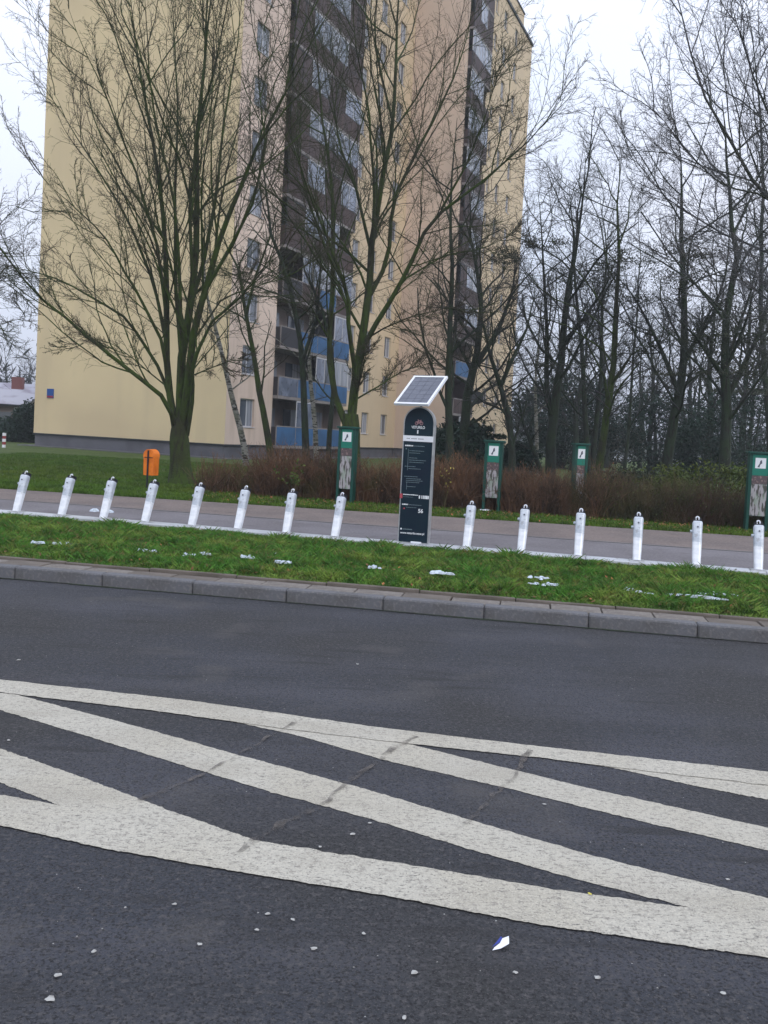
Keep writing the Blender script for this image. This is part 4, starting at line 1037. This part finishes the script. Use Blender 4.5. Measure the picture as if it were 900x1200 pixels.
# low spreading conifer: layered boughs
p = AT(566, 520, 37.5); con = empty('spreading_conifer', (p[0], p[1], 0), 0, 'low spreading dark conifer with tiered boughs above the second green post', 'conifer')
r = np.random.default_rng(77); Vl = []; stem = MB(); stem.tube([(0, 0, -.1), (-.2, 0, 1.2), (-.5, 0, 2.2)], [.12, .09, .04], 8)
for b_ in range(46):
    z0 = r.uniform(.2, 2.0); a = r.uniform(0, 6.28); L_ = r.uniform(1.1, 2.4)*(1.2-z0*.25); dirv = np.array([cos(a), sin(a)*.7, r.uniform(.05, .4)])
    st = np.array([-.2, 0, z0]); pts = [st+dirv*L_*t+np.array([0, 0, -.25*t*t]) for t in np.linspace(0, 1, 6)]
    stem.tube(pts, [.03, .026, .02, .016, .01, .005], 4)
    for q in range(240):
        t = r.uniform(.15, 1); c = st+dirv*L_*t+np.array([0, 0, -.25*t*t]); side = np.array([-dirv[1], dirv[0], 0])*r.normal(0, .22)*(1.15-t); c = c+side+np.array([0, 0, r.normal(0, .05)])
        u = dirv*.09+side*.25+r.normal(0, .03, 3); v_ = r.normal(0, 1, 3); v_ = np.cross(u, v_); v_ /= np.linalg.norm(v_)
        Vl += [c-u, c+v_*.022, c+u, c-v_*.022]
npmesh('boughs', np.array(Vl), np.arange(len(Vl)).reshape(-1, 4), M['leaf_dark'], con); stem.build('trunk', M['barkbase'], con)
bush(608, 40, 1.6, 1.7, 'leaf_dark', 'small dark evergreen bush at the foot of the block, by the leaning tree', 4500, .09, 32, name='evergreen_shrub')
bush(660, 62, 7, 6.5, 'leaf_dark', 'dark tall thicket behind the first thick trunks of the wood', 14000, .11, 33)
bush(715, 74, 6, 3.6, 'leaf_olive', 'low dull bush far back in the gap of the wood', 6000, .12, 34)
bush(768, 58, 5.5, 5.4, 'leaf_dark', 'dark green bush behind the thick tree left of the pale car', 7000, .10, 35)
bush(824, 52, 3.6, 3.4, 'leaf_dark', 'dark bush just right of the pale car', 7000, .09, 36)
bush(880, 48, 7.0, 6.5, 'leaf_dark', 'big dark bush behind the green post at the right edge', 9000, .09, 37)
bush(840, 25.5, 4.2, 1.25, 'leaf_green', 'low mossy green bush left of the green post at the right edge', 5500, .055, 38, depth=1.4)
bush(765, 26.5, 3.4, 1.0, 'leaf_olive', 'low olive bush in front of the thick tree by the pale car', 4500, .055, 39, depth=1.4)
bush(14, 58, 4.2, 1.5, 'leaf_dark', 'dark clipped hedge bush in front of the low house at the left edge', 5500, .1, 40, name='evergreen_shrub')
bush(33, 57, 2.0, 2.4, 'leaf_dark', 'dark upright bush at the left corner of the yellow wall', 4500, .1, 43, name='evergreen_shrub')
# ivy clumps high in the wood
for i, (px, py, Y, s_, lab) in enumerate([(690, 335, 40, 2.0, 'olive ivy clump in the crowns above the narrow green post'), (641, 287, 36, 1.0, 'small dark clump of ivy high by the far edge of the block'),
    (860, 400, 30, 2.0, 'large ivy clump in the crown of the rightmost thick tree'), (780, 350, 33, 1.6, 'ivy clump in the upper crown of the thick tree left of the pale car'),
    (735, 310, 34, 1.2, 'ivy clump in the middle of the wood crowns above the slim tree'), (832, 440, 30, 1.6, 'ivy clump low beside the rightmost thick trunk'),
    (592, 305, 36, .8, 'small ivy clump in front of the far balconies'), (885, 460, 36, 2.0, 'ivy clump above the green post at the right edge'),
    (655, 430, 36, 1.3, 'ivy clump low on the twin-stemmed tree by the block'), (800, 300, 33, 1.2, 'ivy clump high above the small pale car')]):
    q = AT(px, py, Y)
    o = leaf_cloud('ivy_clump', (0, 0, 0), (s_, s_, s_*.75), int(1100*s_), .042, M['leaf_olive'], None, 50+i, clumps=26)
    me = o.data; r_i = np.random.default_rng(80+i)
    o.location = tuple(q); tag(o, lab, 'ivy', kind='stuff')

# ------------------------------------------------------------------ hedge
def strokes(r, xs, base, n, h, spread, w_, k=3, noise=.12, up=1.0, npt=4):
    P = np.zeros((n, npt, 3)); P[:, 0] = base
    d = np.stack([r.normal(0, spread, n), r.normal(0, spread, n), np.full(n, up)], 1); d /= np.linalg.norm(d, axis=1, keepdims=True)
    for j in range(1, npt):
        P[:, j] = P[:, j-1]+d*(h/(npt-1))[:, None]; d = d+r.normal(0, noise, d.shape); d /= np.linalg.norm(d, axis=1, keepdims=True)
    return P
hedgeL = line((0, 560.5), (900, 622))
def hedge_run(name, px0, px1, hfun, dens, mm, leafm, label, seed, depth=1.1, leafn=0.12, cat='hedge'):
    r = np.random.default_rng(seed)
    A = G(px0, 560.5+px0*.0683)[:2]; B = G(px1, 560.5+px1*.0683)[:2]
    L = np.linalg.norm(B-A); d = (B-A)/L; nn = np.array([-d[1], d[0]])
    rt = empty(name, (A[0], A[1], 0), math.atan2(d[1], d[0]), label, cat)
    n = int(L*dens)
    x = r.uniform(0, L, n); y = r.uniform(0, depth, n)
    h = hfun(x)*r.uniform(.55, 1.08, n)
    base = np.stack([x, y, np.zeros(n)-.02], 1)
    P = strokes(r, x, base, n, h, .30, 0, npt=6, noise=.20)
    # side twigs
    P2_, L2_, R2_ = spawn(r, P[::2], h[::2], np.full(len(P[::2]), .008), 5, (.15, .97), (45, 16), .40, 4, .3, .2, rf=.6, rmin=.0032)
    V, F = tubes([(P, np.full(n, .0075), .4, 3), (P2_, R2_, .5, 3)])
    npmesh('twigs', V, F, M[mm], rt)
    nl = int(n*leafn)
    if nl:
        kk = r.integers(0, len(P2_), nl); c = P2_[kk, -1]+r.normal(0, .05, (nl, 3)); c[:, 2] = np.abs(c[:, 2])
        a = r.normal(size=(nl, 3)); a /= np.linalg.norm(a, axis=1, keepdims=True); b = np.cross(a, r.normal(size=(nl, 3))); b /= np.linalg.norm(b, axis=1, keepdims=True)
        s = .022; V = np.stack([c-a*s, c+b*s*.6, c+a*s, c-b*s*.6], 1).reshape(-1, 3)
        npmesh('leaves', V, np.arange(4*nl).reshape(nl, 4), M[leafm], rt)
    return rt
def wav(lo, hi, f=1.0, ph=0.0):
    return lambda x: lo+(hi-lo)*(.5+.28*np.sin(x*1.3*f+ph)+.22*np.sin(x*3.1*f+2*ph))
hedge_run('leafless_shrub', 225, 300, wav(.55, 1.05, 1.5), 260, 'hedge', 'leaf_brown', 'thin knee-high leafless shrubs right of the thick tree trunk', 61, cat='shrub', leafn=.15)
hedge_run('hedge', 296, 705, wav(.95, 1.38, 1.3), 680, 'hedge', 'leaf_brown', 'long reddish brown leafless hedge along the footway', 62, depth=1.3)
hedge_run('hedge', 700, 1150, wav(.85, 1.2, .8, 1.0), 520, 'hedge2', 'leaf_green', 'olive brown overgrown hedge at the right, with some green leaves', 63, depth=1.5, leafn=1.2)
# sapling with yellow leaves right of the kiosk and a green one further left
def sapling(px, py, Y, h_, mm, nlf, label, seed, sz=.03):
    q = G(px, py); r = np.random.default_rng(seed); p = AT(px, py, Y); rt = empty('sapling', (p[0], p[1], 0), 0, label, 'sapling')
    base = np.zeros((9, 3)); P = strokes(r, None, base, 9, np.full(9, h_)*r.uniform(.7, 1, 9), .2, 0, npt=6)
    V, F = tubes([(P, np.full(9, .008), .4, 4)]); npmesh('stems', V, F, M['hedge2'], rt)
    kk = r.integers(0, 9, nlf); jj = r.integers(3, 6, nlf); c = P[kk, jj]+r.normal(0, .05, (nlf, 3))
    a = r.normal(size=(nlf, 3)); a /= np.linalg.norm(a, axis=1, keepdims=True); b = np.cross(a, r.normal(size=(nlf, 3))); b /= np.linalg.norm(b, axis=1, keepdims=True)
    V = np.stack([c-a*sz, c+b*sz*.6, c+a*sz, c-b*sz*.6], 1).reshape(-1, 3)
    npmesh('leaves', V, np.arange(4*nlf).reshape(nlf, 4), M[mm], rt)
sapling(521, 596, 20.6, 1.05, 'leaf_yellow', 26, 'sapling with a few bright yellow leaves right of the kiosk', 71, .035)
sapling(344, 586, 20.8, .95, 'leaf_green', 120, 'young plant with fresh green leaves in the hedge behind the seventh dock', 72, .04)
sapling(235, 572, 22.5, .35, 'leaf_yellow', 10, 'tiny yellow-leaved seedling at the foot of the thick tree', 73, .03)

# ------------------------------------------------------------------ grass, leaves
def blades(name, P, h, w_, material, seed, lean=.35):
    r = np.random.default_rng(seed); n = len(P)
    a = r.uniform(0, 2*pi, n); dx = np.stack([np.cos(a), np.sin(a), np.zeros(n)], 1); hh = (h*r.uniform(.45, 1.25, n))[:, None]
    ln = r.normal(0, lean, (n, 3)); ln[:, 2] = 0
    tip = P+np.array([0, 0, 1])*hh+ln*hh; mid = P+np.array([0, 0, .55])*hh+ln*hh*.35
    V = np.stack([P-dx*w_, P+dx*w_, mid+dx*w_*.7, tip], 1).reshape(-1, 3); V2 = V
    F = np.arange(4*n).reshape(n, 4)
    return npmesh(name, V2, F, material)
def value_noise(x, y, s, seed):
    r = np.random.default_rng(seed); g = r.uniform(0, 1, (64, 64)); xi = x/s; yi = y/s
    x0 = np.floor(xi).astype(int); y0 = np.floor(yi).astype(int); fx = xi-x0; fy = yi-y0; fx = fx*fx*(3-2*fx); fy = fy*fy*(3-2*fy)
    q = lambda a, b: g[a % 64, b % 64]
    return (q(x0, y0)*(1-fx)+q(x0+1, y0)*fx)*(1-fy)+(q(x0, y0+1)*(1-fx)+q(x0+1, y0+1)*fx)*fy
r = np.random.default_rng(5)
n = 320000
a = r.uniform(-8.5, 8.5, n); bmax = lambda a_: np.array([0])
rfp = K0[None]+D[None]*a[:, None]
# verge: from the edging to the dock rail
foot = np.array([on(dockL, x_)@N for x_ in (-10, 10)]); 
def dock_b(a_):  # depth b at which the dock line lies for a given a
    p0, d0 = dockL; rel = (p0-K0); a0, b0 = rel@D, rel@N; da, db = d0@D, d0@N
    return b0+(a_-a0)*db/da
bm = dock_b(a)-0.13
b = .56+(bm-.56)*r.uniform(0, 1, n)
dens = value_noise(a+30, b+30, .22, 1)*.6+value_noise(a+30, b+30, .07, 2)*.5
keep = r.uniform(0, 1, n) < np.clip(dens*1.5-.1, .1, 1)
a, b = a[keep], b[keep]
Pg = np.zeros((len(a), 3)); Pg[:, :2] = K0+D*a[:, None]+N*b[:, None]
edge = np.clip(np.minimum((b-.5)/.25, (dock_b(a)-.1-b)/.35), .35, 1)
hg = (.035+.06*value_noise(a+30, b+30, .3, 3)*value_noise(a+9, b+9, .11, 4)*2)*edge
tag(blades('verge_grass', Pg, hg*1.2, .0042, M['grass'], 6, .62), 'rough green grass on the verge between kerb and docks', 'grass', kind='stuff')
# broad-leaved weeds among the grass
n = 9000; a = r.uniform(-8.5, 8.5, n); b = .62+(dock_b(a)-.25-.62)*r.uniform(0, 1, n); keep = value_noise(a+30, b+30, .35, 8) > .52; a, b = a[keep], b[keep]; n = len(a)
c = np.zeros((n, 3)); c[:, :2] = K0+D*a[:, None]+N*b[:, None]; c[:, 2] = r.uniform(.01, .05, n)
u = r.normal(size=(n, 3)); u[:, 2] *= .35; u /= np.linalg.norm(u, axis=1, keepdims=True); v_ = np.cross(u, np.array([0, 0, 1.])+r.normal(0, .3, (n, 3))); v_ /= np.linalg.norm(v_, axis=1, keepdims=True)
s = (.024*r.uniform(.5, 1.3, n))[:, None]
tag(npmesh('weeds', np.stack([c-u*s, c+v_*s*.55, c+u*s, c-v_*s*.55], 1).reshape(-1, 3), np.arange(4*n).reshape(n, 4), M['leaf_green']), 'small broad-leaved weeds scattered through the verge grass', 'weeds', kind='stuff')
# lawn beyond the path
n = 190000
x = r.uniform(-16, 13, n)
fy = np.array([on(farL, 0)[1]])[0]; slope = farL[1][1]/farL[1][0]; yl = on(farL, 0)[1]+slope*x
y = yl+.03+(r.uniform(0, 1, n)**1.5)*20
k_ = (y < yl+3.2) | (x < -3)
x, y = x[k_], y[k_]; Pl = np.stack([x, y, np.zeros(len(x))], 1)
tag(blades('lawn_grass', Pl, .045+.03*value_noise(x+60, y+60, .5, 9), .009, M['lawn'], 12, .5), 'short green lawn between the footway and the yellow block', 'grass', kind='stuff')
# fallen leaves along the foot of the hedge and round the tree
n = 2600; t = r.uniform(0, 1, n); x = r.uniform(-4.2, 11, n); y = on(farL, 0)[1]+slope*x+np.abs(r.normal(1.5, .75, n)); 
c = np.stack([x, y, r.uniform(.01, .05, n)], 1)
u = r.normal(size=(n, 3)); u[:, 2] *= .4; u /= np.linalg.norm(u, axis=1, keepdims=True); v_ = np.cross(u, np.array([0, 0, 1.])); v_ /= np.linalg.norm(v_, axis=1, keepdims=True); s = (.035*r.uniform(.5, 1.3, n))[:, None]
tag(npmesh('fallen_leaves', np.stack([c-u*s, c+v_*s*.6, c+u*s, c-v_*s*.6], 1).reshape(-1, 3), np.arange(4*n).reshape(n, 4), M['leaf_brown']), 'scattered rusty fallen leaves along the foot of the hedge', 'leaves', kind='stuff')

n = 1500; rr = np.random.default_rng(33); a = rr.uniform(-8, 8, n); b = .6+(dock_b(a)-.2-.6)*rr.uniform(0, 1, n)
c = np.zeros((n, 3)); c[:, :2] = K0+D*a[:, None]+N*b[:, None]; c[:, 2] = rr.uniform(.02, .065, n)
u = rr.normal(size=(n, 3)); u[:, 2] *= .4; u /= np.linalg.norm(u, axis=1, keepdims=True); v_ = np.cross(u, np.array([0, 0, 1.])); v_ /= np.linalg.norm(v_, axis=1, keepdims=True); s = (.022*rr.uniform(.4, 1.4, n))[:, None]
tag(npmesh('fallen_leaves', np.stack([c-u*s, c+v_*s*.6, c+u*s, c-v_*s*.6], 1).reshape(-1, 3), np.arange(4*n).reshape(n, 4), M['leaf_brown']), 'dead brown leaves caught in the verge grass', 'leaves', kind='stuff')

# ------------------------------------------------------------------ snow, litter
def snow_cluster(p, rx, ry, seed, rz):
    r_ = random.Random(seed); mb = MB()
    for q in range(9):
        cx_, cy_ = r_.gauss(0, rx*.55), r_.gauss(0, ry*.6); a_ = rx*r_.uniform(.18, .5); b_2 = ry*r_.uniform(.3, .7); n = 9
        rr = [r_.uniform(.45, 1.3) for _ in range(n)]; b0 = len(mb.v); zt_ = r_.uniform(.012, .03)
        for s_, z_ in ((1, 0), (.7, zt_)):
            for j in range(n):
                t_ = 2*pi*j/n; mb.v.append((cx_+a_*rr[j]*s_*cos(t_), cy_+b_2*rr[j]*s_*sin(t_), z_*r_.uniform(.6, 1.2)))
        for j in range(n): mb.f.append((b0+j, b0+(j+1) % n, b0+n+(j+1) % n, b0+n+j)); mb.mi.append(0)
        mb.f.append(tuple(range(b0+n, b0+2*n))); mb.mi.append(0)
    o = mb.build('snow_patch', M['snow']); o.location = tuple(p); o.rotation_euler = (0, 0, rz); return o
def blob(name, p, rx, ry, h_, material, seed, rz=0.0, n=14):
    r_ = random.Random(seed); vs = []; fs = []
    rings = [(1, 0), (.82, .55), (.45, .95)]
    rr = [r_.uniform(.6, 1.25) for _ in range(n)]
    for s_, z_ in rings:
        for j in range(n):
            a_ = 2*pi*j/n; vs.append((rx*rr[j]*s_*cos(a_), ry*rr[j]*s_*sin(a_), h_*z_*r_.uniform(.8, 1.1)))
    for i in range(2):
        for j in range(n): fs.append((i*n+j, i*n+(j+1) % n, (i+1)*n+(j+1) % n, (i+1)*n+j))
    fs.append(tuple(range(2*n, 3*n)))
    o = meshobj(name, vs, fs, material, None, smooth=True); o.location = tuple(p); o.rotation_euler = (0, 0, rz); return o
snow = [  # px, py, half widths, label
 (45, 643, .09, .045, 'small snow patch in the verge below the leftmost dock'),
 (75, 644, .10, .05, 'small snow patch in the verge below the second dock'),
 (176, 653, .10, .03, 'thin snow patch in the verge below the dock by the litter bin'),
 (222, 657, .08, .04, 'small snow patch in the verge below the fifth dock'),
 (238, 656, .08, .04, 'snow patch in the verge just right of the one below the fifth dock'),
 (290, 660, .08, .04, 'snow patch in the verge below the sixth dock'),
 (318, 657, .07, .05, 'snow patch in the verge between the sixth and seventh dock'),
 (326, 666, .12, .03, 'flat snow streak nearer the kerb below the seventh dock'),
 (433, 672, .08, .04, 'snow patch in the verge below the gap left of the kiosk'),
 (514, 679, .15, .05, 'bright snow patch in the verge below and right of the kiosk'),
 (632, 684, .10, .06, 'upper snow patch of the pair below the second dock right of the kiosk'),
 (640, 692, .14, .05, 'lower snow patch of the pair below the second dock right of the kiosk'),
 (737, 699, .12, .05, 'round snow patch in the verge below the fourth dock right of the kiosk'),
 (842, 704, .15, .06, 'snow patch in the verge below the second dock from the right'),
 (805, 707, .32, .03, 'long thin snow streak along the verge edge near the right end'),
]
for i, (px, py, rx, ry, lab) in enumerate(snow):
    p = G(px, py); o = snow_cluster((p[0], p[1], .066), rx*.95, ry*1.3, 100+i, RA)
    tag(o, lab, 'snow', 'patches of old snow on the verge')
for i, (px, lab) in enumerate(((111, 'lump of snow on the path left of the third dock foot'), (128, 'lump of snow on the path right of the third dock foot'))):
    p = G(px, 599.5+i*1.5); o = blob('snow_lump', (p[0], p[1], .006), .085, .085, .05, M['snow'], 140+i, RA); tag(o, lab, 'snow', 'snow lumps behind the third dock')
p = G(568, 599.5); tag(blob('paper_scrap', (p[0], p[1], .03), .14, .08, .03, M['paper'], 150, .2), 'white scrap lying in the grass strip right of the first dock past the kiosk', 'litter')
# pale scraps and leaves on the asphalt
scr = [(205, 1059, .018, 'pale scrap on the asphalt at the left, just below the wide border line'), (314, 1070, .018, 'pale scrap on the asphalt below the middle of the wide line, left of the pair'),
 (343, 1077, .015, 'small pale scrap right beside another below the wide line'), (301, 1089, .014, 'pale scrap below the pair of scraps near the centre'),
 (234, 1106, .018, 'flat pale scrap right of the white scrap at lower left'), (368, 1111, .020, 'flat pale scrap on the asphalt low in the centre'),
 (426, 1093, .014, 'small pale scrap low on the asphalt right of centre'), (485, 1139, .022, 'dull pebble-like scrap left below the white paper piece'),
 (604, 1139, .016, 'bright small scrap right below the white paper piece'), (700, 1145, .020, 'flat pale scrap at lower right'),
 (848, 1163, .020, 'pale scrap nearest the lower right corner'), (68, 1142, .020, 'pale ragged scrap at the lower left'),
 (60, 1170, .028, 'largest pale scrap at the lower left corner'), (110, 1114, .020, 'bright white scrap with a dark edge at lower left'),
 (474, 1192, .018, 'pale scrap at the very bottom of the view'), (375, 992, .016, 'pale scrap touching the wide line at its middle'),
 (413, 977, .022, 'larger pale scrap between the stripes at the centre'), (433, 964, .016, 'small bright scrap between the stripes at the centre'),
 (22, 773, .030, 'pale scrap on the far lane at the left'), (419, 778, .025, 'pale scrap on the far lane near the centre'),
 (691, 1047, .016, 'yellowish leaf on the wide line at the right'), (853, 1030, .016, 'pale scrap at the right between the stripes'),
 (638, 942, .016, 'pale scrap between two stripes right of centre'), (10, 867, .018, 'small pale scrap at the left edge between the stripes'), (147, 1063, .010, 'tiny scrap left of the first scrap under the wide line')]
for i, (px, py, s_, lab) in enumerate(scr):
    p = G(px, py, ROADZ+.008); o = blob('litter_scrap', (p[0], p[1], ROADZ+.007), s_*.62, s_*.48, .003, M['leaf_yellow'] if px == 691 else M['scrap'], 200+i, random.uniform(0, 3), n=9)
    tag(o, lab, 'litter', 'pale scraps on the asphalt')
# many tiny specks of grit
n = 900; rr = np.random.default_rng(91); aa = rr.uniform(-4, 4, n); bb = rr.uniform(-8, -.1, n); c = np.zeros((n, 3)); c[:, :2] = K0+D*aa[:, None]+N*bb[:, None]; c[:, 2] = ROADZ+.009
a_ = rr.uniform(0, 6.28, n); u = np.stack([np.cos(a_), np.sin(a_), np.zeros(n)], 1); v_ = np.stack([-np.sin(a_), np.cos(a_), np.zeros(n)], 1); s = (rr.uniform(.0015, .0045, n))[:, None]; up_ = np.array([0, 0, 1])*s*.5
tag(npmesh('grit', np.stack([c-u*s, c-v_*s*.8+up_, c+u*s, c+v_*s*.8+up_], 1).reshape(-1, 3), np.arange(4*n).reshape(n, 4), M['scrap']), 'tiny pale grit scattered on the asphalt', 'grit', kind='stuff')
# the folded white paper with blue print
p = G(588, 1112, ROADZ); pp = empty('paper_scrap', (p[0], p[1], ROADZ+.007), .35, 'torn white paper with blue print on the asphalt at the bottom', 'litter')
vs = [(-.042, -.012, .002), (-.01, -.012, .004), (.024, -.006, .012), (.036, .02, .022), (.012, .022, .016), (-.004, .008, .010), (-.03, -.002, .004)]
meshobj('sheet', vs+[(x_, y_, z_-.0012) for x_, y_, z_ in vs], [tuple(range(7)), tuple(range(13, 6, -1))]+[(i, (i+1) % 7+0, 7+(i+1) % 7, 7+i) for i in range(7)], M['paper'], pp)
vs = [(-.040, -.002, .006), (-.004, .0085, .0125), (.012, .0225, .0185), (.010, .029, .020), (-.012, .016, .012)]
meshobj('blue_print', vs, [(0, 1, 2, 3, 4)], M['paperblue'], pp)

# ------------------------------------------------------------------ left background: low house, bollard, hill
def P3(px, Y, z=0.0): q = AT(px, 500, Y); return np.array([q[0], q[1], z])
A3, B3 = P3(-190, 62), P3(22, 66)
d3 = (B3-A3)[:2]; L3 = np.linalg.norm(d3); h_rt = empty('low_house', (A3[0], A3[1], 0), math.atan2(d3[1], d3[0]), 'low pale house with snow-covered roof at the left edge', 'house')
wh = 2.35
mb = MB(); mb.box(0, L3, 0, 6, 0, wh)
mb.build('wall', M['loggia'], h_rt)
mb = MB(); mb.prism([(-.5-.0, wh+.0), (L3+.5, wh), (L3+.5, wh+.12), (-.5, wh+.12)], -.5, 6.5); mb.build('eaves', M['trim'], h_rt)
v = [(-.5, -.5, wh+.14), (L3+.5, -.5, wh+.14), (L3+1.6, 3, wh+1.35), (-.5, 3, wh+1.35), (-.5, 6.5, wh+.14), (L3+.5, 6.5, wh+.14)]
meshobj('roof', v, [(0, 1, 2, 3), (3, 2, 5, 4), (1, 5, 2), (0, 3, 4)], M['snowroof'], h_rt)
for i in range(9):
    x_ = L3-.15-i*1.35; MB().box(x_-.22, x_+.0, -.06, -.003, 0, wh-.05).build('pillar', M['wframe'], h_rt)
    if i < 8: MB().box(x_-1.2, x_-.4, -.04, -.004, .5 if i % 2 else .1, 1.9).build('window' if i % 2 else 'door', M['glass'], h_rt)
A4 = P3(-60, 80); h2 = empty('far_house', (A4[0], A4[1], 0), .1, 'farther house with snowy roof and red brick chimney at the left edge', 'house')
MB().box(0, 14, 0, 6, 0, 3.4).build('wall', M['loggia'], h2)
meshobj('roof', [(-.4, -.4, 3.4), (14.4, -.4, 3.4), (14.4, 3, 4.7), (-.4, 3, 4.7), (14.4, 6.4, 3.4), (-.4, 6.4, 3.4)], [(0, 1, 2, 3), (3, 2, 4, 5), (1, 4, 2), (0, 3, 5)], M['snowroof'], h2)
cx3 = (P3(11, 80)-A4)[0]; MB().box(cx3-.45, cx3+.45, 1.0, 1.8, 3.8, 5.2).build('chimney', M['brickred'], h2)
q = G(4.5, 524.5); bo = empty('bollard', (q[0], q[1], 0), 0, 'small red and white banded bollard at the left edge', 'bollard')
for k in range(5): MB().tube([(0, 0, k*.15-(.05 if k == 0 else 0)), (0, 0, (k+1)*.15-.002)], .09, 10).build('band', M['print'] if k % 2 == 0 else M['redpaint'], bo)
# cars far back in the wood gap
def car(px, Y, yaw, label, seed):
    q = AT(px, 520, Y); rt = empty('parked_car', (q[0], q[1], 0), yaw, label, 'car')
    prof = [(-2.0, .35), (2.0, .35), (2.05, .6), (1.95, .85), (1.05, .98), (.5, 1.42), (-1.1, 1.46), (-1.75, 1.0), (-2.05, .9)]
    MB().prism(prof, -.82, .82).build('body', M['carpaint'], rt)
    MB().prism([(.95, 1.0), (.48, 1.36), (-1.05, 1.39), (-1.6, 1.0)], -.835, .835).build('side_windows', M['glass'], rt)
    MB().prism([(1.12, 1.0), (1.04, 1.0), (.56, 1.40), (.60, 1.42)], -.7, .7).build('windscreen', M['glass'], rt)
    for sx in (-1.25, 1.25):
        for sy in (-.78, .78):
            wq = MB().tube([(sx, sy-.1, .32), (sx, sy+.1, .32)], .32, 14).build('wheel', M['black'], rt)
    for sy in (-.6, .6): MB().box(1.98, 2.06, sy-.15, sy+.15, .62, .78).build('headlight', M['print'], rt)
car(803, 70, -radians(80), 'small pale car facing the camera between the two thick dark trees', 1)
car(714, 88, radians(20), 'tiny pale car far back left of the slim tree in the gap', 2)

# hill rim and distant wood
v = []; f = []
nseg = 60
for i in range(nseg+1):
    an = radians(-75+150*i/nseg); 
    for rr_, zz in ((150, 0.0), (260, 3.5+1.5*sin(i*.5)), (700, 9)):
        v.append((rr_*sin(an), rr_*cos(an), zz-.02))
for i in range(nseg):
    for j in range(2): a_ = i*3+j; f.append((a_, a_+3, a_+4, a_+1))
tag(meshobj('hill', v, f, M['hill']), kind='structure')
r = np.random.default_rng(300)
nc = 260; an = np.radians(r.uniform(-70, 70, nc)); dist = r.uniform(105, 165, nc); cz = r.uniform(1, 7.0, nc)
n = 52000; k = r.integers(0, nc, n)
c = np.stack([dist[k]*np.sin(an[k]), dist[k]*np.cos(an[k]), cz[k]], 1)+r.normal(0, 1, (n, 3))*np.array([3.2, 3.2, 1.9]); c[:, 2] = np.abs(c[:, 2])
u = r.normal(size=(n, 3))+np.array([0, 0, .8]); u /= np.linalg.norm(u, axis=1, keepdims=True); v_ = np.cross(u, r.normal(size=(n, 3))); v_ /= np.linalg.norm(v_, axis=1, keepdims=True)
s = r.uniform(.4, 1.1, n)[:, None]
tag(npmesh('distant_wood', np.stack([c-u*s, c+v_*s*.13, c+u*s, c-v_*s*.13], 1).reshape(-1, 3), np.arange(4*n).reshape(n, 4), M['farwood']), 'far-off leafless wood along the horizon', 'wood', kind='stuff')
print('tris', sum(len(m_.polygons) for m_ in bpy.data.meshes)*2)

# ------------------------------------------------------------------ haze of the damp air
hm = bpy.data.materials.new('damp_air'); hm.use_nodes = True; t_ = hm.node_tree; t_.nodes.clear()
ho = t_.nodes.new('ShaderNodeOutputMaterial'); hv = t_.nodes.new('ShaderNodeVolumePrincipled')
hv.inputs['Color'].default_value = (0.86, 0.88, 0.95, 1); hv.inputs['Density'].default_value = 0.0010; hv.inputs['Anisotropy'].default_value = 0.2
t_.links.new(hv.outputs[0], ho.inputs['Volume'])
haze = MB().box(-900, 900, -60, 1600, -1.3, 48).build('haze', hm); tag(haze, kind='stuff')
